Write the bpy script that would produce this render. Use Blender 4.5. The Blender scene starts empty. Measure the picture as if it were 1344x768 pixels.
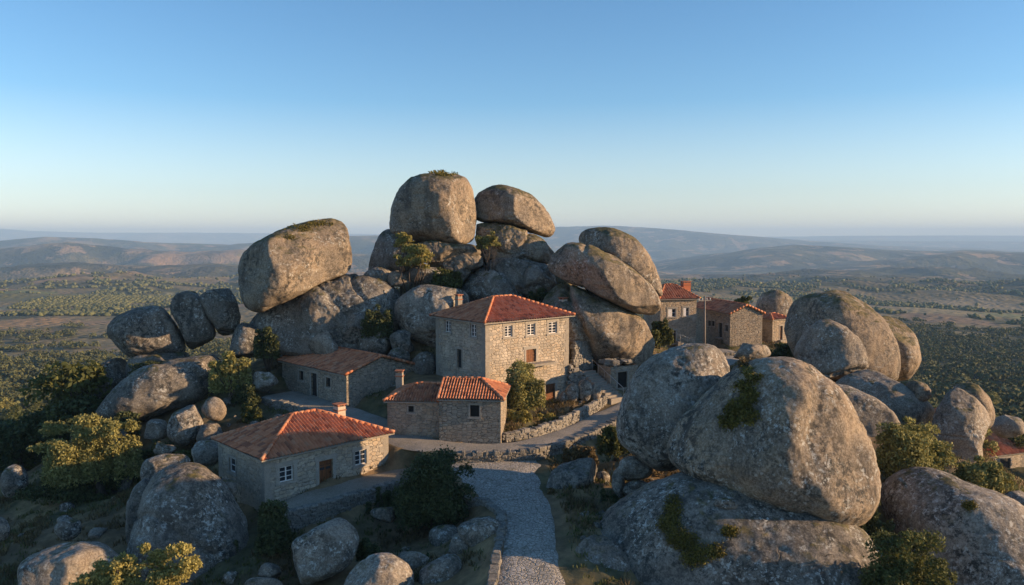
import bpy, bmesh, math, random
import numpy as np
from mathutils import Vector, Matrix
from mathutils.bvhtree import BVHTree

rad = math.radians
sc = bpy.context.scene
col = sc.collection
random.seed(7)
RNG = np.random.default_rng(11)

# ------------------------------------------------------------------ camera, sky, sun, exposure
CZ = 100.0                     # camera height; the plain lies near 0, the village near 85
FPX = 1045.0                   # focal length in photograph pixels (1344 wide)
PITCH = math.atan(76.0 / FPX)
SUN_PHI, SUN_EL = rad(84), rad(13.6)     # azimuth from the direction behind the camera towards the right; elevation
TO_SUN = Vector((math.sin(SUN_PHI) * math.cos(SUN_EL), -math.cos(SUN_PHI) * math.cos(SUN_EL), math.sin(SUN_EL)))

cam_data = bpy.data.cameras.new('camera')
cam_data.sensor_width = 36
cam_data.lens = FPX / 1344 * 36
cam_data.clip_start = 0.5
cam_data.clip_end = 120000
cam = bpy.data.objects.new('camera', cam_data)
cam.location = (0, 0, CZ)
cam.rotation_euler = (rad(90) - PITCH, 0, 0)
col.objects.link(cam)
sc.camera = cam

world = bpy.data.worlds.new('World')
sc.world = world
world.use_nodes = True
wn = world.node_tree
bg = wn.nodes['Background']
sky = wn.nodes.new('ShaderNodeTexSky')
sky.sky_type = 'NISHITA'
sky.sun_disc = False
sky.sun_elevation = SUN_EL
sky.sun_rotation = math.atan2(TO_SUN.x, TO_SUN.y)
sky.altitude = 700
sky.air_density = 1.0
sky.dust_density = 0.4
sky.ozone_density = 3.4
hs = wn.nodes.new('ShaderNodeHueSaturation')
hs.inputs['Hue'].default_value = 0.497
tc_ = wn.nodes.new('ShaderNodeTexCoord'); sx_ = wn.nodes.new('ShaderNodeSeparateXYZ')
mr_ = wn.nodes.new('ShaderNodeMapRange')            # air near the horizon is paler and greyer than overhead
mr_.inputs['From Min'].default_value = 0.0; mr_.inputs['From Max'].default_value = 0.16
mr_.inputs['To Min'].default_value = 0.5; mr_.inputs['To Max'].default_value = 1.08
wn.links.new(tc_.outputs['Generated'], sx_.inputs[0]); wn.links.new(sx_.outputs[2], mr_.inputs['Value'])
wn.links.new(mr_.outputs[0], hs.inputs['Saturation'])
wn.links.new(sky.outputs[0], hs.inputs['Color'])
wn.links.new(hs.outputs[0], bg.inputs[0])
bg.inputs[1].default_value = 0.125

sun_data = bpy.data.lights.new('sun', 'SUN')
sun_data.energy = 5.0
sun_data.angle = rad(0.5)
sun_data.color = (1.0, 0.66, 0.37)
sun = bpy.data.objects.new('sun', sun_data)
sun.rotation_euler = TO_SUN.to_track_quat('Z', 'Y').to_euler()
sun.location = (120, -20, 160)
col.objects.link(sun)

sc.view_settings.view_transform = 'Standard'
sc.view_settings.look = 'None'
sc.view_settings.gamma = 1
sc.view_settings.exposure = 0.70
sc.render.engine = 'CYCLES'
sc.cycles.use_denoising = True
sc.cycles.max_bounces = 6
sc.cycles.diffuse_bounces = 3
sc.cycles.volume_bounces = 1
sc.cycles.transparent_max_bounces = 8

HAZE = 9.5e-5
# ------------------------------------------------------------------ helpers
CP, SP = math.cos(PITCH), math.sin(PITCH)

def ray(u, v):
    a, b = u - 672.0, 384.0 - v
    return np.array([a, CP * FPX + SP * b, -SP * FPX + CP * b])

def P(u, v, Y):                # point of the place seen at photograph pixel (u, v), Y metres ahead
    r = ray(u, v)
    p = r * (Y / r[1])
    return np.array([p[0], p[1], p[2] + CZ])

def _h(ix, iy, iz, seed):
    n = (ix * 374761393 + iy * 668265263 + iz * 2147483647 + seed * 1274126177) & 0xFFFFFFFF
    n = ((n ^ (n >> 13)) * 1274126177) & 0xFFFFFFFF
    n = n ^ (n >> 16)
    return (n & 0xFFFF) / 65535.0 * 2 - 1

def vnoise(x, y, z, seed=0):
    x, y, z = np.broadcast_arrays(np.asarray(x, float), np.asarray(y, float), np.asarray(z, float))
    fx, fy, fz = np.floor(x), np.floor(y), np.floor(z)
    ix, iy, iz = fx.astype(np.int64), fy.astype(np.int64), fz.astype(np.int64)
    tx, ty, tz = x - fx, y - fy, z - fz
    s = lambda t: t * t * t * (t * (t * 6 - 15) + 10)
    tx, ty, tz = s(tx), s(ty), s(tz)
    r = 0
    for dx in (0, 1):
        for dy in (0, 1):
            for dz in (0, 1):
                w = (tx if dx else 1 - tx) * (ty if dy else 1 - ty) * (tz if dz else 1 - tz)
                r = r + w * _h(ix + dx, iy + dy, iz + dz, seed)
    return r

def fbm(x, y, z, octaves=4, seed=0, gain=0.5):
    r, a, f, tot = 0, 1.0, 1.0, 0
    for o in range(octaves):
        r = r + a * vnoise(x * f + 17.3 * o, y * f - 9.1 * o, z * f + 4.7 * o, seed + o)
        tot += a
        a *= gain
        f *= 2.03
    return r / tot * 1.6

def sstep(a, b, x):
    t = np.clip((x - a) / (b - a), 0, 1)
    return t * t * (3 - 2 * t)

def tag(o, label=None, cat=None, group=None, kind=None):
    if label: o['label'] = label
    if cat: o['category'] = cat
    if group: o['group'] = group
    if kind: o['kind'] = kind
    return o

def raw_mesh(name, verts, faces, mats, parent=None, loc=None, smooth=False, uvs=None, midx=None, attrs=None):
    """verts n x 3 array in world metres; faces list, or an m x k int array; moved so that loc is the object's origin."""
    verts = np.asarray(verts, np.float32).reshape(-1, 3)
    me = bpy.data.meshes.new(name)
    if isinstance(faces, np.ndarray):
        m, k = faces.shape
        loops = faces.astype(np.int32).ravel()
        starts = np.arange(0, m * k, k, dtype=np.int32)
    else:
        lens = np.array([len(f) for f in faces], np.int32)
        loops = np.array([i for f in faces for i in f], np.int32)
        starts = np.concatenate(([0], np.cumsum(lens)[:-1])).astype(np.int32)
        m = len(faces)
    if loc is not None:
        verts = verts - np.asarray(loc, np.float32)
    me.vertices.add(len(verts))
    me.vertices.foreach_set('co', verts.ravel())
    me.loops.add(len(loops))
    me.loops.foreach_set('vertex_index', loops)
    me.polygons.add(m)
    me.polygons.foreach_set('loop_start', starts)
    if smooth:
        me.polygons.foreach_set('use_smooth', np.ones(m, bool))
    for mt in (mats if isinstance(mats, (list, tuple)) else [mats]):
        me.materials.append(mt)
    if midx is not None:
        me.polygons.foreach_set('material_index', np.asarray(midx, np.int32))
    if uvs is not None:
        uvl = me.uv_layers.new(name='UVMap')
        uvl.data.foreach_set('uv', np.asarray(uvs, np.float32).ravel())
    if attrs:
        for an, arr in attrs.items():
            a = me.color_attributes.new(an, 'FLOAT_COLOR', 'POINT')
            a.data.foreach_set('color', np.asarray(arr, np.float32).ravel())
    me.update(calc_edges=True)
    me.validate()
    o = bpy.data.objects.new(name, me)
    col.objects.link(o)
    if loc is not None:
        o.location = loc
    if parent is not None:
        o.parent = parent
        if loc is not None:
            o.location = Vector(loc) - parent_origin(parent)
        else:
            o.location = -parent_origin(parent)
    return o

def parent_origin(p):
    v = Vector(p.location)
    while p.parent:
        p = p.parent
        v = v + Vector(p.location)
    return v

def empty(name, loc, label, cat, group=None):
    o = bpy.data.objects.new(name, None)
    o.empty_display_size = 0.5
    o.location = loc
    col.objects.link(o)
    return tag(o, label, cat, group)

class MB:
    """collects faces for one mesh; world coordinates"""
    def __init__(self):
        self.v, self.f, self.uv, self.mi = [], [], [], []
    def face(self, pts, uv=None, mi=0):
        b = len(self.v)
        self.v += [tuple(map(float, p)) for p in pts]
        self.f.append(list(range(b, b + len(pts))))
        self.uv += list(uv) if uv is not None else [(p[0] + p[1], p[2]) for p in pts]
        self.mi.append(mi)
    def box(self, c, ax, ay, az, jit=0.0, mi=0, uvo=(0, 0), bevel=0.0):
        """c centre; ax, ay, az half-axis vectors"""
        c, ax, ay, az = (np.asarray(q, float) for q in (c, ax, ay, az))
        if bevel > 0:
            return self._bevelled(c, ax, ay, az, jit, mi, bevel)
        k = {}
        for i in (-1, 1):
            for j in (-1, 1):
                for l in (-1, 1):
                    k[i, j, l] = c + i * ax + j * ay + l * az + (RNG.uniform(-jit, jit, 3) if jit else 0)
        X, Y, Z = (np.linalg.norm(q) * 2 for q in (ax, ay, az))
        uo, vo = uvo
        for q, (w, h) in (([(-1, -1, -1), (1, -1, -1), (1, -1, 1), (-1, -1, 1)], (X, Z)), ([(1, 1, -1), (-1, 1, -1), (-1, 1, 1), (1, 1, 1)], (X, Z)),
                          ([(1, -1, -1), (1, 1, -1), (1, 1, 1), (1, -1, 1)], (Y, Z)), ([(-1, 1, -1), (-1, -1, -1), (-1, -1, 1), (-1, 1, 1)], (Y, Z)),
                          ([(-1, -1, 1), (1, -1, 1), (1, 1, 1), (-1, 1, 1)], (X, Y)), ([(-1, 1, -1), (1, 1, -1), (1, -1, -1), (-1, -1, -1)], (X, Y))):
            self.face([k[t] for t in q], [(uo, vo), (uo + w, vo), (uo + w, vo + h), (uo, vo + h)], mi)
    def _bevelled(self, c, ax, ay, az, jit, mi, bv):
        # a rough stone: 24 corner points pulled in from the edges
        L = [np.linalg.norm(q) for q in (ax, ay, az)]
        k = {}
        for i in (-1, 1):
            for j in (-1, 1):
                for l in (-1, 1):
                    jj = RNG.uniform(-jit, jit, 3)
                    for m in range(3):
                        fr = [1 - min(0.45, bv / max(L[q], 1e-6)) if q != m else 1.0 for q in range(3)]
                        k[i, j, l, m] = c + i * fr[0] * ax + j * fr[1] * ay + l * fr[2] * az + jj
        F = self.face
        for s in (-1, 1):
            o = 1 if s > 0 else -1
            def rev(a): return a if o > 0 else a[::-1]
            F(rev([k[s, -1, -1, 0], k[s, 1, -1, 0], k[s, 1, 1, 0], k[s, -1, 1, 0]]), mi=mi)
            F(rev([k[-1, s, -1, 1], k[-1, s, 1, 1], k[1, s, 1, 1], k[1, s, -1, 1]]), mi=mi)
            F(rev([k[-1, -1, s, 2], k[1, -1, s, 2], k[1, 1, s, 2], k[-1, 1, s, 2]]), mi=mi)
        for a in (-1, 1):
            for b in (-1, 1):
                w = a * b
                def rv(q, w=w): return q if w > 0 else q[::-1]
                F(rv([k[a, b, -1, 0], k[a, b, -1, 1], k[a, b, 1, 1], k[a, b, 1, 0]]), mi=mi)
                F(rv([k[a, -1, b, 2], k[a, -1, b, 0], k[a, 1, b, 0], k[a, 1, b, 2]])[::-1], mi=mi)
                F(rv([k[-1, a, b, 1], k[-1, a, b, 2], k[1, a, b, 2], k[1, a, b, 1]])[::-1], mi=mi)
                for l in (-1, 1):
                    F([k[a, b, l, 0], k[a, b, l, 1], k[a, b, l, 2]][::(1 if a * b * l > 0 else -1)], mi=mi)
    def tube(self, pts, radii, seg=8, mi=0):
        pts = [np.asarray(p, float) for p in pts]
        rings = []
        for i, p in enumerate(pts):
            d = pts[min(i + 1, len(pts) - 1)] - pts[max(i - 1, 0)]
            d = d / (np.linalg.norm(d) + 1e-9)
            a = np.cross(d, (0, 0, 1) if abs(d[2]) < 0.9 else (1, 0, 0)); a /= np.linalg.norm(a)
            b = np.cross(d, a)
            b0 = len(self.v)
            for s in range(seg):
                t = 2 * math.pi * s / seg
                self.v.append(tuple(p + radii[i] * (math.cos(t) * a + math.sin(t) * b)))
            rings.append(b0)
        for i in range(len(rings) - 1):
            for s in range(seg):
                q = [rings[i] + s, rings[i] + (s + 1) % seg, rings[i + 1] + (s + 1) % seg, rings[i + 1] + s]
                self.f.append(q[::-1]); self.uv += [(s / seg, i)] * 4; self.mi.append(mi)
        for b0, flip in ((rings[0], True), (rings[-1], False)):
            q = [b0 + s for s in range(seg)]
            self.f.append(q if flip else q[::-1]); self.uv += [(0, 0)] * seg; self.mi.append(mi)
    def build(self, name, mats, parent=None, loc=None, smooth=False):
        return raw_mesh(name, np.array(self.v), self.f, mats, parent, loc, smooth, self.uv, self.mi)

# ------------------------------------------------------------------ materials
class NT:
    def __init__(self, name):
        self.m = bpy.data.materials.new(name)
        self.m.use_nodes = True
        self.t = self.m.node_tree
        self.bsdf = self.t.nodes['Principled BSDF']
        self.out = self.t.nodes['Material Output']
        self.bsdf.inputs['Roughness'].default_value = 0.9
        self.bsdf.inputs['Specular IOR Level'].default_value = 0.25
    def n(self, kind, **kw):
        nd = self.t.nodes.new(kind)
        for k, v in kw.items():
            setattr(nd, k, v)
        return nd
    def set(self, sock, v):
        if isinstance(v, bpy.types.NodeSocket):
            self.t.links.new(v, sock)
        elif isinstance(v, (tuple, list)) and len(v) == 3 and sock.type == 'RGBA':
            sock.default_value = (*v, 1)
        else:
            sock.default_value = v
    def coord(self, kind='Object'):
        return self.n('ShaderNodeTexCoord').outputs[kind]
    def mapped(self, vec, scale=(1, 1, 1), loc=None, rot=None):
        nd = self.n('ShaderNodeMapping')
        self.set(nd.inputs['Vector'], vec)
        nd.inputs['Scale'].default_value = scale
        if loc is not None: self.set(nd.inputs['Location'], loc)
        if rot is not None: nd.inputs['Rotation'].default_value = rot
        return nd.outputs[0]
    def noise(self, vec, scale, detail=5, rough=0.55, dist=0.0, out='Fac'):
        nd = self.n('ShaderNodeTexNoise')
        self.set(nd.inputs['Vector'], vec)
        nd.inputs['Scale'].default_value = scale
        nd.inputs['Detail'].default_value = detail
        nd.inputs['Roughness'].default_value = rough
        nd.inputs['Distortion'].default_value = dist
        return nd.outputs[out]
    def voro(self, vec, scale, feature='F1', out='Distance', rnd=1.0):
        nd = self.n('ShaderNodeTexVoronoi', feature=feature)
        self.set(nd.inputs['Vector'], vec)
        nd.inputs['Scale'].default_value = scale
        nd.inputs['Randomness'].default_value = rnd
        return nd.outputs[out]
    def ramp(self, fac, lo, hi):            # smooth 0..1 between lo and hi
        nd = self.n('ShaderNodeMapRange', interpolation_type='SMOOTHSTEP')
        self.set(nd.inputs['Value'], fac)
        nd.inputs['From Min'].default_value = lo
        nd.inputs['From Max'].default_value = hi
        return nd.outputs[0]
    def math(self, op, a, b=0.0, clamp=False):
        nd = self.n('ShaderNodeMath', operation=op, use_clamp=clamp)
        self.set(nd.inputs[0], a); self.set(nd.inputs[1], b)
        return nd.outputs[0]
    def mix(self, fac, a, b, mode='MIX'):
        nd = self.n('ShaderNodeMix', data_type='RGBA', blend_type=mode)
        self.set(nd.inputs['Factor'], fac); self.set(nd.inputs['A'], a); self.set(nd.inputs['B'], b)
        return nd.outputs['Result']
    def bump(self, h, strength=0.5, dist=0.05, normal=None):
        nd = self.n('ShaderNodeBump')
        self.set(nd.inputs['Height'], h)
        nd.inputs['Strength'].default_value = strength
        nd.inputs['Distance'].default_value = dist
        if normal is not None: self.set(nd.inputs['Normal'], normal)
        return nd.outputs[0]
    def vec(self, op, a, b):
        nd = self.n('ShaderNodeVectorMath', operation=op)
        self.set(nd.inputs[0], a); self.set(nd.inputs[1], b)
        return nd.outputs[0]
    def done(self, color, normal=None, rough=None):
        self.set(self.bsdf.inputs['Base Color'], color)
        if normal is not None: self.set(self.bsdf.inputs['Normal'], normal)
        if rough is not None: self.set(self.bsdf.inputs['Roughness'], rough)
        return self.m

def granite(name, warm=0.5, lichen=0.6, dark=0.5, moss=0.4, spots=0.4, streaks=0.5, bright=1.0):
    t = NT(name)
    rnd = t.n('ShaderNodeObjectInfo').outputs['Random']
    off = t.n('ShaderNodeCombineXYZ')
    t.set(off.inputs[0], t.math('MULTIPLY', rnd, 91)); t.set(off.inputs[1], t.math('MULTIPLY', rnd, 37)); t.set(off.inputs[2], t.math('MULTIPLY', rnd, 53))
    c = t.vec('ADD', t.coord('Object'), off.outputs[0])
    geo = t.n('ShaderNodeNewGeometry')
    nz = t.n('ShaderNodeSeparateXYZ'); t.set(nz.inputs[0], geo.outputs['Normal'])
    nz = nz.outputs[2]
    k = bright * 0.98
    w_ = warm
    a = (0.31 * k, (0.285 - 0.055 * w_) * k, (0.245 - 0.105 * w_) * k)
    b = (0.15 * k, (0.135 - 0.02 * w_) * k, (0.112 - 0.034 * w_) * k)
    base = t.mix(t.ramp(t.noise(c, 0.42, 8, 0.66), 0.40, 0.60), a, b)
    # iron-warm patches
    base = t.mix(t.math('MULTIPLY', t.ramp(t.noise(c, 0.26, 6, 0.62), 0.47, 0.62), 0.18 + 0.34 * warm), base, (0.285 * k, 0.19 * k, 0.105 * k))
    # mineral grain
    base = t.mix(0.40, base, t.mix(t.ramp(t.noise(c, 9, 6, 0.8), 0.40, 0.60), (0.055 * k, 0.052 * k, 0.045 * k), (0.46 * k, 0.42 * k, 0.35 * k)))
    # dark lichen crust in clumps
    dm = t.math('MULTIPLY', t.ramp(t.noise(c, 2.6, 9, 0.78), 0.51 - 0.05 * dark, 0.57), t.ramp(t.noise(c, 0.33, 5, 0.6), 0.45 - 0.10 * dark, 0.60))
    base = t.mix(t.math('MULTIPLY', dm, 0.5 + 0.5 * dark, True), base, (0.042, 0.042, 0.038))
    # run-off streaks down the flanks
    cs = t.mapped(c, (1.1, 1.1, 0.10))
    sm = t.math('MULTIPLY', t.ramp(t.noise(cs, 0.8, 7, 0.68), 0.50, 0.62), t.ramp(t.noise(c, 0.28, 4), 0.40, 0.56))
    base = t.mix(t.math('MULTIPLY', sm, min(1.0, 0.85 * streaks)), base, (0.062, 0.056, 0.048))
    # pale grey-green lichen flecks
    lm = t.math('MULTIPLY', t.ramp(t.noise(c, 4.0, 9, 0.8), 0.535, 0.575), t.ramp(t.noise(c, 0.5, 5, 0.6), 0.56 - 0.20 * lichen, 0.68 - .08 * lichen))
    base = t.mix(t.math('MULTIPLY', lm, 0.9), base, (0.47, 0.475, 0.43))
    # round white rosettes
    vs = t.n('ShaderNodeTexVoronoi', feature='F1'); t.set(vs.inputs['Vector'], t.vec('ADD', c, t.vec('MULTIPLY', t.noise(c, 7, 3, out='Color'), (0.12, 0.12, 0.12)))); vs.inputs['Scale'].default_value = 2.6
    sepc = t.n('ShaderNodeSeparateColor'); t.set(sepc.inputs[0], vs.outputs['Color'])
    rs = t.math('MULTIPLY', sepc.outputs[0], 0.26)
    rm = t.math('GREATER_THAN', rs, vs.outputs['Distance'])
    rm = t.math('MULTIPLY', rm, t.math('GREATER_THAN', sepc.outputs[1], 1 - 0.7 * spots))
    base = t.mix(t.math('MULTIPLY', rm, 0.55), base, (0.46, 0.45, 0.40))
    # hairline cracks, broken off here and there
    ck = t.vec('ADD', c, t.vec('MULTIPLY', t.noise(c, 0.8, 5, out='Color'), (1.6, 1.6, 1.6)))
    ce = t.voro(t.mapped(ck, (0.16, 0.16, 0.30)), 1.0, 'DISTANCE_TO_EDGE')
    cm = t.math('MULTIPLY', t.math('SUBTRACT', 1.0, t.ramp(ce, 0.0, 0.012)), t.ramp(t.noise(c, 0.3, 3), 0.56, 0.62))
    base = t.mix(t.math('MULTIPLY', cm, 0.7), base, (0.03, 0.028, 0.024))
    # moss and soil caught on the tops
    mm = t.math('MULTIPLY', t.ramp(nz, 0.50, 0.90), t.ramp(t.noise(c, 0.9, 6, 0.65), 0.62 - 0.30 * moss, 0.70 - 0.2 * moss))
    mcol = t.mix(t.ramp(t.noise(c, 3.5, 4), 0.4, 0.62), (0.045, 0.05, 0.018), (0.13, 0.105, 0.035))
    base = t.mix(t.math('MULTIPLY', mm, 0.9), base, mcol)
    h = t.math('ADD', t.math('MULTIPLY', t.noise(c, 2.2, 8, 0.68), 0.13), t.math('MULTIPLY', t.noise(c, 14, 5, 0.7), 0.06))
    h = t.math('SUBTRACT', t.math('ADD', h, t.math('MULTIPLY', mm, 0.08)), t.math('MULTIPLY', cm, 0.12))
    return t.done(base, t.bump(h, 0.85, 0.35), 0.93)

def masonry(name, tint=(1, 1, 1), size=2.6, bright=1.0, mortar=(0.33, 0.29, 0.23)):
    """rubble and ashlar granite; UV in metres along the wall and up"""
    t = NT(name)
    uv = t.coord('UV')
    w = t.vec('ADD', uv, t.vec('MULTIPLY', t.vec('SUBTRACT', t.noise(uv, 1.6, 3, out='Color'), (0.5, 0.5, 0.5)), (0.16, 0.10, 0)))
    c = t.mapped(w, (size * 0.72, size * 1.25, 1))
    cell = t.voro(c, 1.0, 'F1', 'Color', 0.62)
    edge = t.voro(c, 1.0, 'DISTANCE_TO_EDGE', 'Distance', 0.62)
    sp = t.n('ShaderNodeSeparateColor'); t.set(sp.inputs[0], cell)
    k = bright
    s1 = t.mix(sp.outputs[0], tuple(q * k * r for q, r in zip((0.19, 0.165, 0.13), tint)), tuple(q * k * r for q, r in zip((0.40, 0.345, 0.27), tint)))
    s1 = t.mix(t.math('MULTIPLY', t.math('GREATER_THAN', sp.outputs[1], 0.72), 0.55), s1, tuple(q * k * r for q, r in zip((0.36, 0.26, 0.16), tint)))
    s1 = t.mix(0.45, s1, t.mix(t.ramp(t.noise(uv, 22, 5, 0.7), 0.35, 0.65), (0.11 * k, 0.10 * k, 0.085 * k), (0.42 * k, 0.38 * k, 0.31 * k)))
    m = t.ramp(edge, 0.01, 0.10)
    colr = t.mix(m, t.mix(t.ramp(t.noise(uv, 5, 4), 0.4, 0.6), tuple(q * k for q in mortar), tuple(q * 0.45 * k for q in mortar)), s1)
    st = t.noise(t.mapped(uv, (1.1, 0.45, 1)), 0.9, 7, 0.68)
    colr = t.mix(t.math('MULTIPLY', t.ramp(st, 0.50, 0.68), 0.45), colr, (0.13, 0.12, 0.10))
    pt = t.noise(uv, 0.7, 6, 0.65)
    colr = t.mix(t.math('MULTIPLY', t.ramp(pt, 0.54, 0.62), 0.5), colr, tuple(q * 1.25 * k for q in mortar))
    h = t.math('ADD', t.math('MULTIPLY', t.ramp(edge, 0.0, 0.12), 0.6), t.math('MULTIPLY', t.noise(uv, 9, 5, 0.65), 0.35))
    h = t.math('ADD', h, t.math('MULTIPLY', sp.outputs[2], 0.4))
    return t.done(colr, t.bump(h, 0.9, 0.07), 0.92)

def cutstone(name, base=(0.33, 0.295, 0.24)):
    t = NT(name)
    c = t.coord('Object')
    colr = t.mix(t.ramp(t.noise(c, 3, 5, 0.6), 0.35, 0.65), base, tuple(q * 0.72 for q in base))
    colr = t.mix(0.35, colr, t.mix(t.ramp(t.noise(c, 30, 3), 0.4, 0.62), (0.13, 0.12, 0.1), (0.46, 0.43, 0.37)))
    return t.done(colr, t.bump(t.noise(c, 14, 5, 0.65), 0.6, 0.03), 0.9)

def drystone(name, k=1.0):
    """stones modelled one by one: colour by noise wider than a stone plus grain"""
    t = NT(name)
    c = t.n('ShaderNodeNewGeometry').outputs['Position']
    isl = t.n('ShaderNodeNewGeometry').outputs['Random Per Island']
    base = t.mix(isl, (0.15 * k, 0.14 * k, 0.12 * k), (0.36 * k, 0.33 * k, 0.275 * k))
    base = t.mix(0.5, base, t.mix(t.ramp(t.noise(c, 14, 5, 0.7), 0.36, 0.64), (0.08 * k, 0.078 * k, 0.07 * k), (0.42 * k, 0.40 * k, 0.35 * k)))
    base = t.mix(t.math('MULTIPLY', t.ramp(t.noise(c, 1.4, 5, 0.6), 0.52, 0.7), 0.6), base, (0.07, 0.07, 0.055))
    return t.done(base, t.bump(t.noise(c, 11, 6, 0.7), 0.8, 0.06), 0.93)

def tiles(name, age=0.4):
    t = NT(name)
    uv = t.coord('UV')
    fl = t.n('ShaderNodeVectorMath', operation='FLOOR'); t.set(fl.inputs[0], uv)
    wn_ = t.n('ShaderNodeTexWhiteNoise', noise_dimensions='2D'); t.set(wn_.inputs['Vector'], fl.outputs[0])
    sp = t.n('ShaderNodeSeparateColor'); t.set(sp.inputs[0], wn_.outputs['Color'])
    base = t.mix(sp.outputs[0], (0.43, 0.15, 0.07), (0.60, 0.26, 0.135))
    base = t.mix(t.math('MULTIPLY', t.math('GREATER_THAN', sp.outputs[1], 0.86), 0.7), base, (0.50, 0.27, 0.16))
    base = t.mix(t.math('MULTIPLY', t.math('GREATER_THAN', sp.outputs[2], 0.9 - 0.2 * age), 0.6), base, (0.16, 0.07, 0.05))
    g = t.noise(t.mapped(uv, (0.5, 0.7, 1)), 0.45, 6, 0.65)
    base = t.mix(t.math('MULTIPLY', t.ramp(g, 0.48, 0.68), 0.12 + 0.6 * age), base, (0.25, 0.10, 0.06))
    base = t.mix(t.math('MULTIPLY', t.ramp(t.noise(uv, 3.3, 5, 0.7), 0.60, 0.68), 0.25 + 0.5 * age), base, (0.30, 0.27, 0.20))
    return t.done(base, t.bump(t.noise(uv, 6, 4, 0.6), 0.4, 0.02), 0.88)

def wood(name, a, b):
    t = NT(name)
    c = t.coord('Object')
    g = t.noise(t.mapped(c, (9, 9, 0.9)), 1.0, 5, 0.6)
    return t.done(t.mix(t.ramp(g, 0.35, 0.65), a, b), t.bump(g, 0.3, 0.01), 0.65)

def plain(name, c, rough=0.6, metal=0.0, spec=0.4):
    t = NT(name)
    o = t.coord('Object')
    t.bsdf.inputs['Metallic'].default_value = metal
    t.bsdf.inputs['Specular IOR Level'].default_value = spec
    return t.done(t.mix(t.ramp(t.noise(o, 9, 4), 0.35, 0.7), c, tuple(q * 0.78 for q in c)), None, rough)

def foliage(name, dark, light, trans=0.30):
    t = NT(name)
    c = t.coord('Object')
    isl = t.n('ShaderNodeNewGeometry').outputs['Random Per Island']
    base = t.mix(isl, dark, light)
    base = t.mix(t.math('MULTIPLY', t.ramp(t.noise(c, 0.9, 4, 0.6), 0.45, 0.68), 0.55), base, tuple(q * 0.55 for q in dark))
    base = t.mix(t.math('MULTIPLY', t.ramp(t.noise(c, 1.7, 4, 0.6), 0.56, 0.7), 0.45), base, tuple(min(1, q * 1.35) for q in light))
    t.set(t.bsdf.inputs['Base Color'], base)
    t.bsdf.inputs['Roughness'].default_value = 0.7
    t.bsdf.inputs['Specular IOR Level'].default_value = 0.2
    tr = t.n('ShaderNodeBsdfTranslucent'); t.set(tr.inputs['Color'], base)
    mx = t.n('ShaderNodeMixShader'); mx.inputs[0].default_value = trans
    t.t.links.new(t.bsdf.outputs[0], mx.inputs[1]); t.t.links.new(tr.outputs[0], mx.inputs[2])
    t.t.links.new(mx.outputs[0], t.out.inputs['Surface'])
    return t.m

def cobble(name):
    t = NT(name)
    c = t.n('ShaderNodeNewGeometry').outputs['Position']
    w = t.vec('ADD', c, t.vec('MULTIPLY', t.noise(c, 2.0, 3, out='Color'), (0.2, 0.2, 0.0)))
    w = t.mapped(w, (1, 1, 0.02))
    cell = t.voro(w, 4.8, 'F1', 'Color'); edge = t.voro(w, 4.8, 'DISTANCE_TO_EDGE')
    sp = t.n('ShaderNodeSeparateColor'); t.set(sp.inputs[0], cell)
    base = t.mix(sp.outputs[0], (0.40, 0.37, 0.31), (0.62, 0.575, 0.49))
    base = t.mix(0.4, base, t.mix(t.ramp(t.noise(c, 25, 4), 0.4, 0.6), (0.15, 0.145, 0.13), (0.42, 0.40, 0.37)))
    base = t.mix(t.ramp(edge, 0.02, 0.10), (0.20, 0.185, 0.15), base)
    base = t.mix(t.math('MULTIPLY', t.ramp(t.noise(c, 0.55, 5, 0.6), 0.5, 0.72), 0.6), base, (0.25, 0.235, 0.19))
    base = t.mix(t.math('MULTIPLY', t.ramp(t.noise(c, 0.9, 6, 0.7), 0.54, 0.66), 0.6), base, (0.12, 0.105, 0.055))
    h = t.math('ADD', t.ramp(edge, 0.0, 0.14), t.math('MULTIPLY', t.noise(c, 8, 4), 0.4))
    return t.done(base, t.bump(h, 0.8, 0.05), 0.9)

def dirt(name, a, b, grass=0.3):
    t = NT(name)
    c = t.n('ShaderNodeNewGeometry').outputs['Position']
    base = t.mix(t.ramp(t.noise(c, 0.8, 6, 0.65), 0.35, 0.65), a, b)
    base = t.mix(0.35, base, t.mix(t.ramp(t.noise(c, 11, 5, 0.7), 0.4, 0.62), (0.08, 0.07, 0.05), (0.36, 0.33, 0.27)))
    base = t.mix(t.math('MULTIPLY', t.ramp(t.noise(c, 0.6, 6, 0.7), 0.55, 0.68), grass), base, (0.09, 0.085, 0.035))
    return t.done(base, t.bump(t.noise(c, 6, 7, 0.7), 0.7, 0.07), 0.95)

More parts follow.
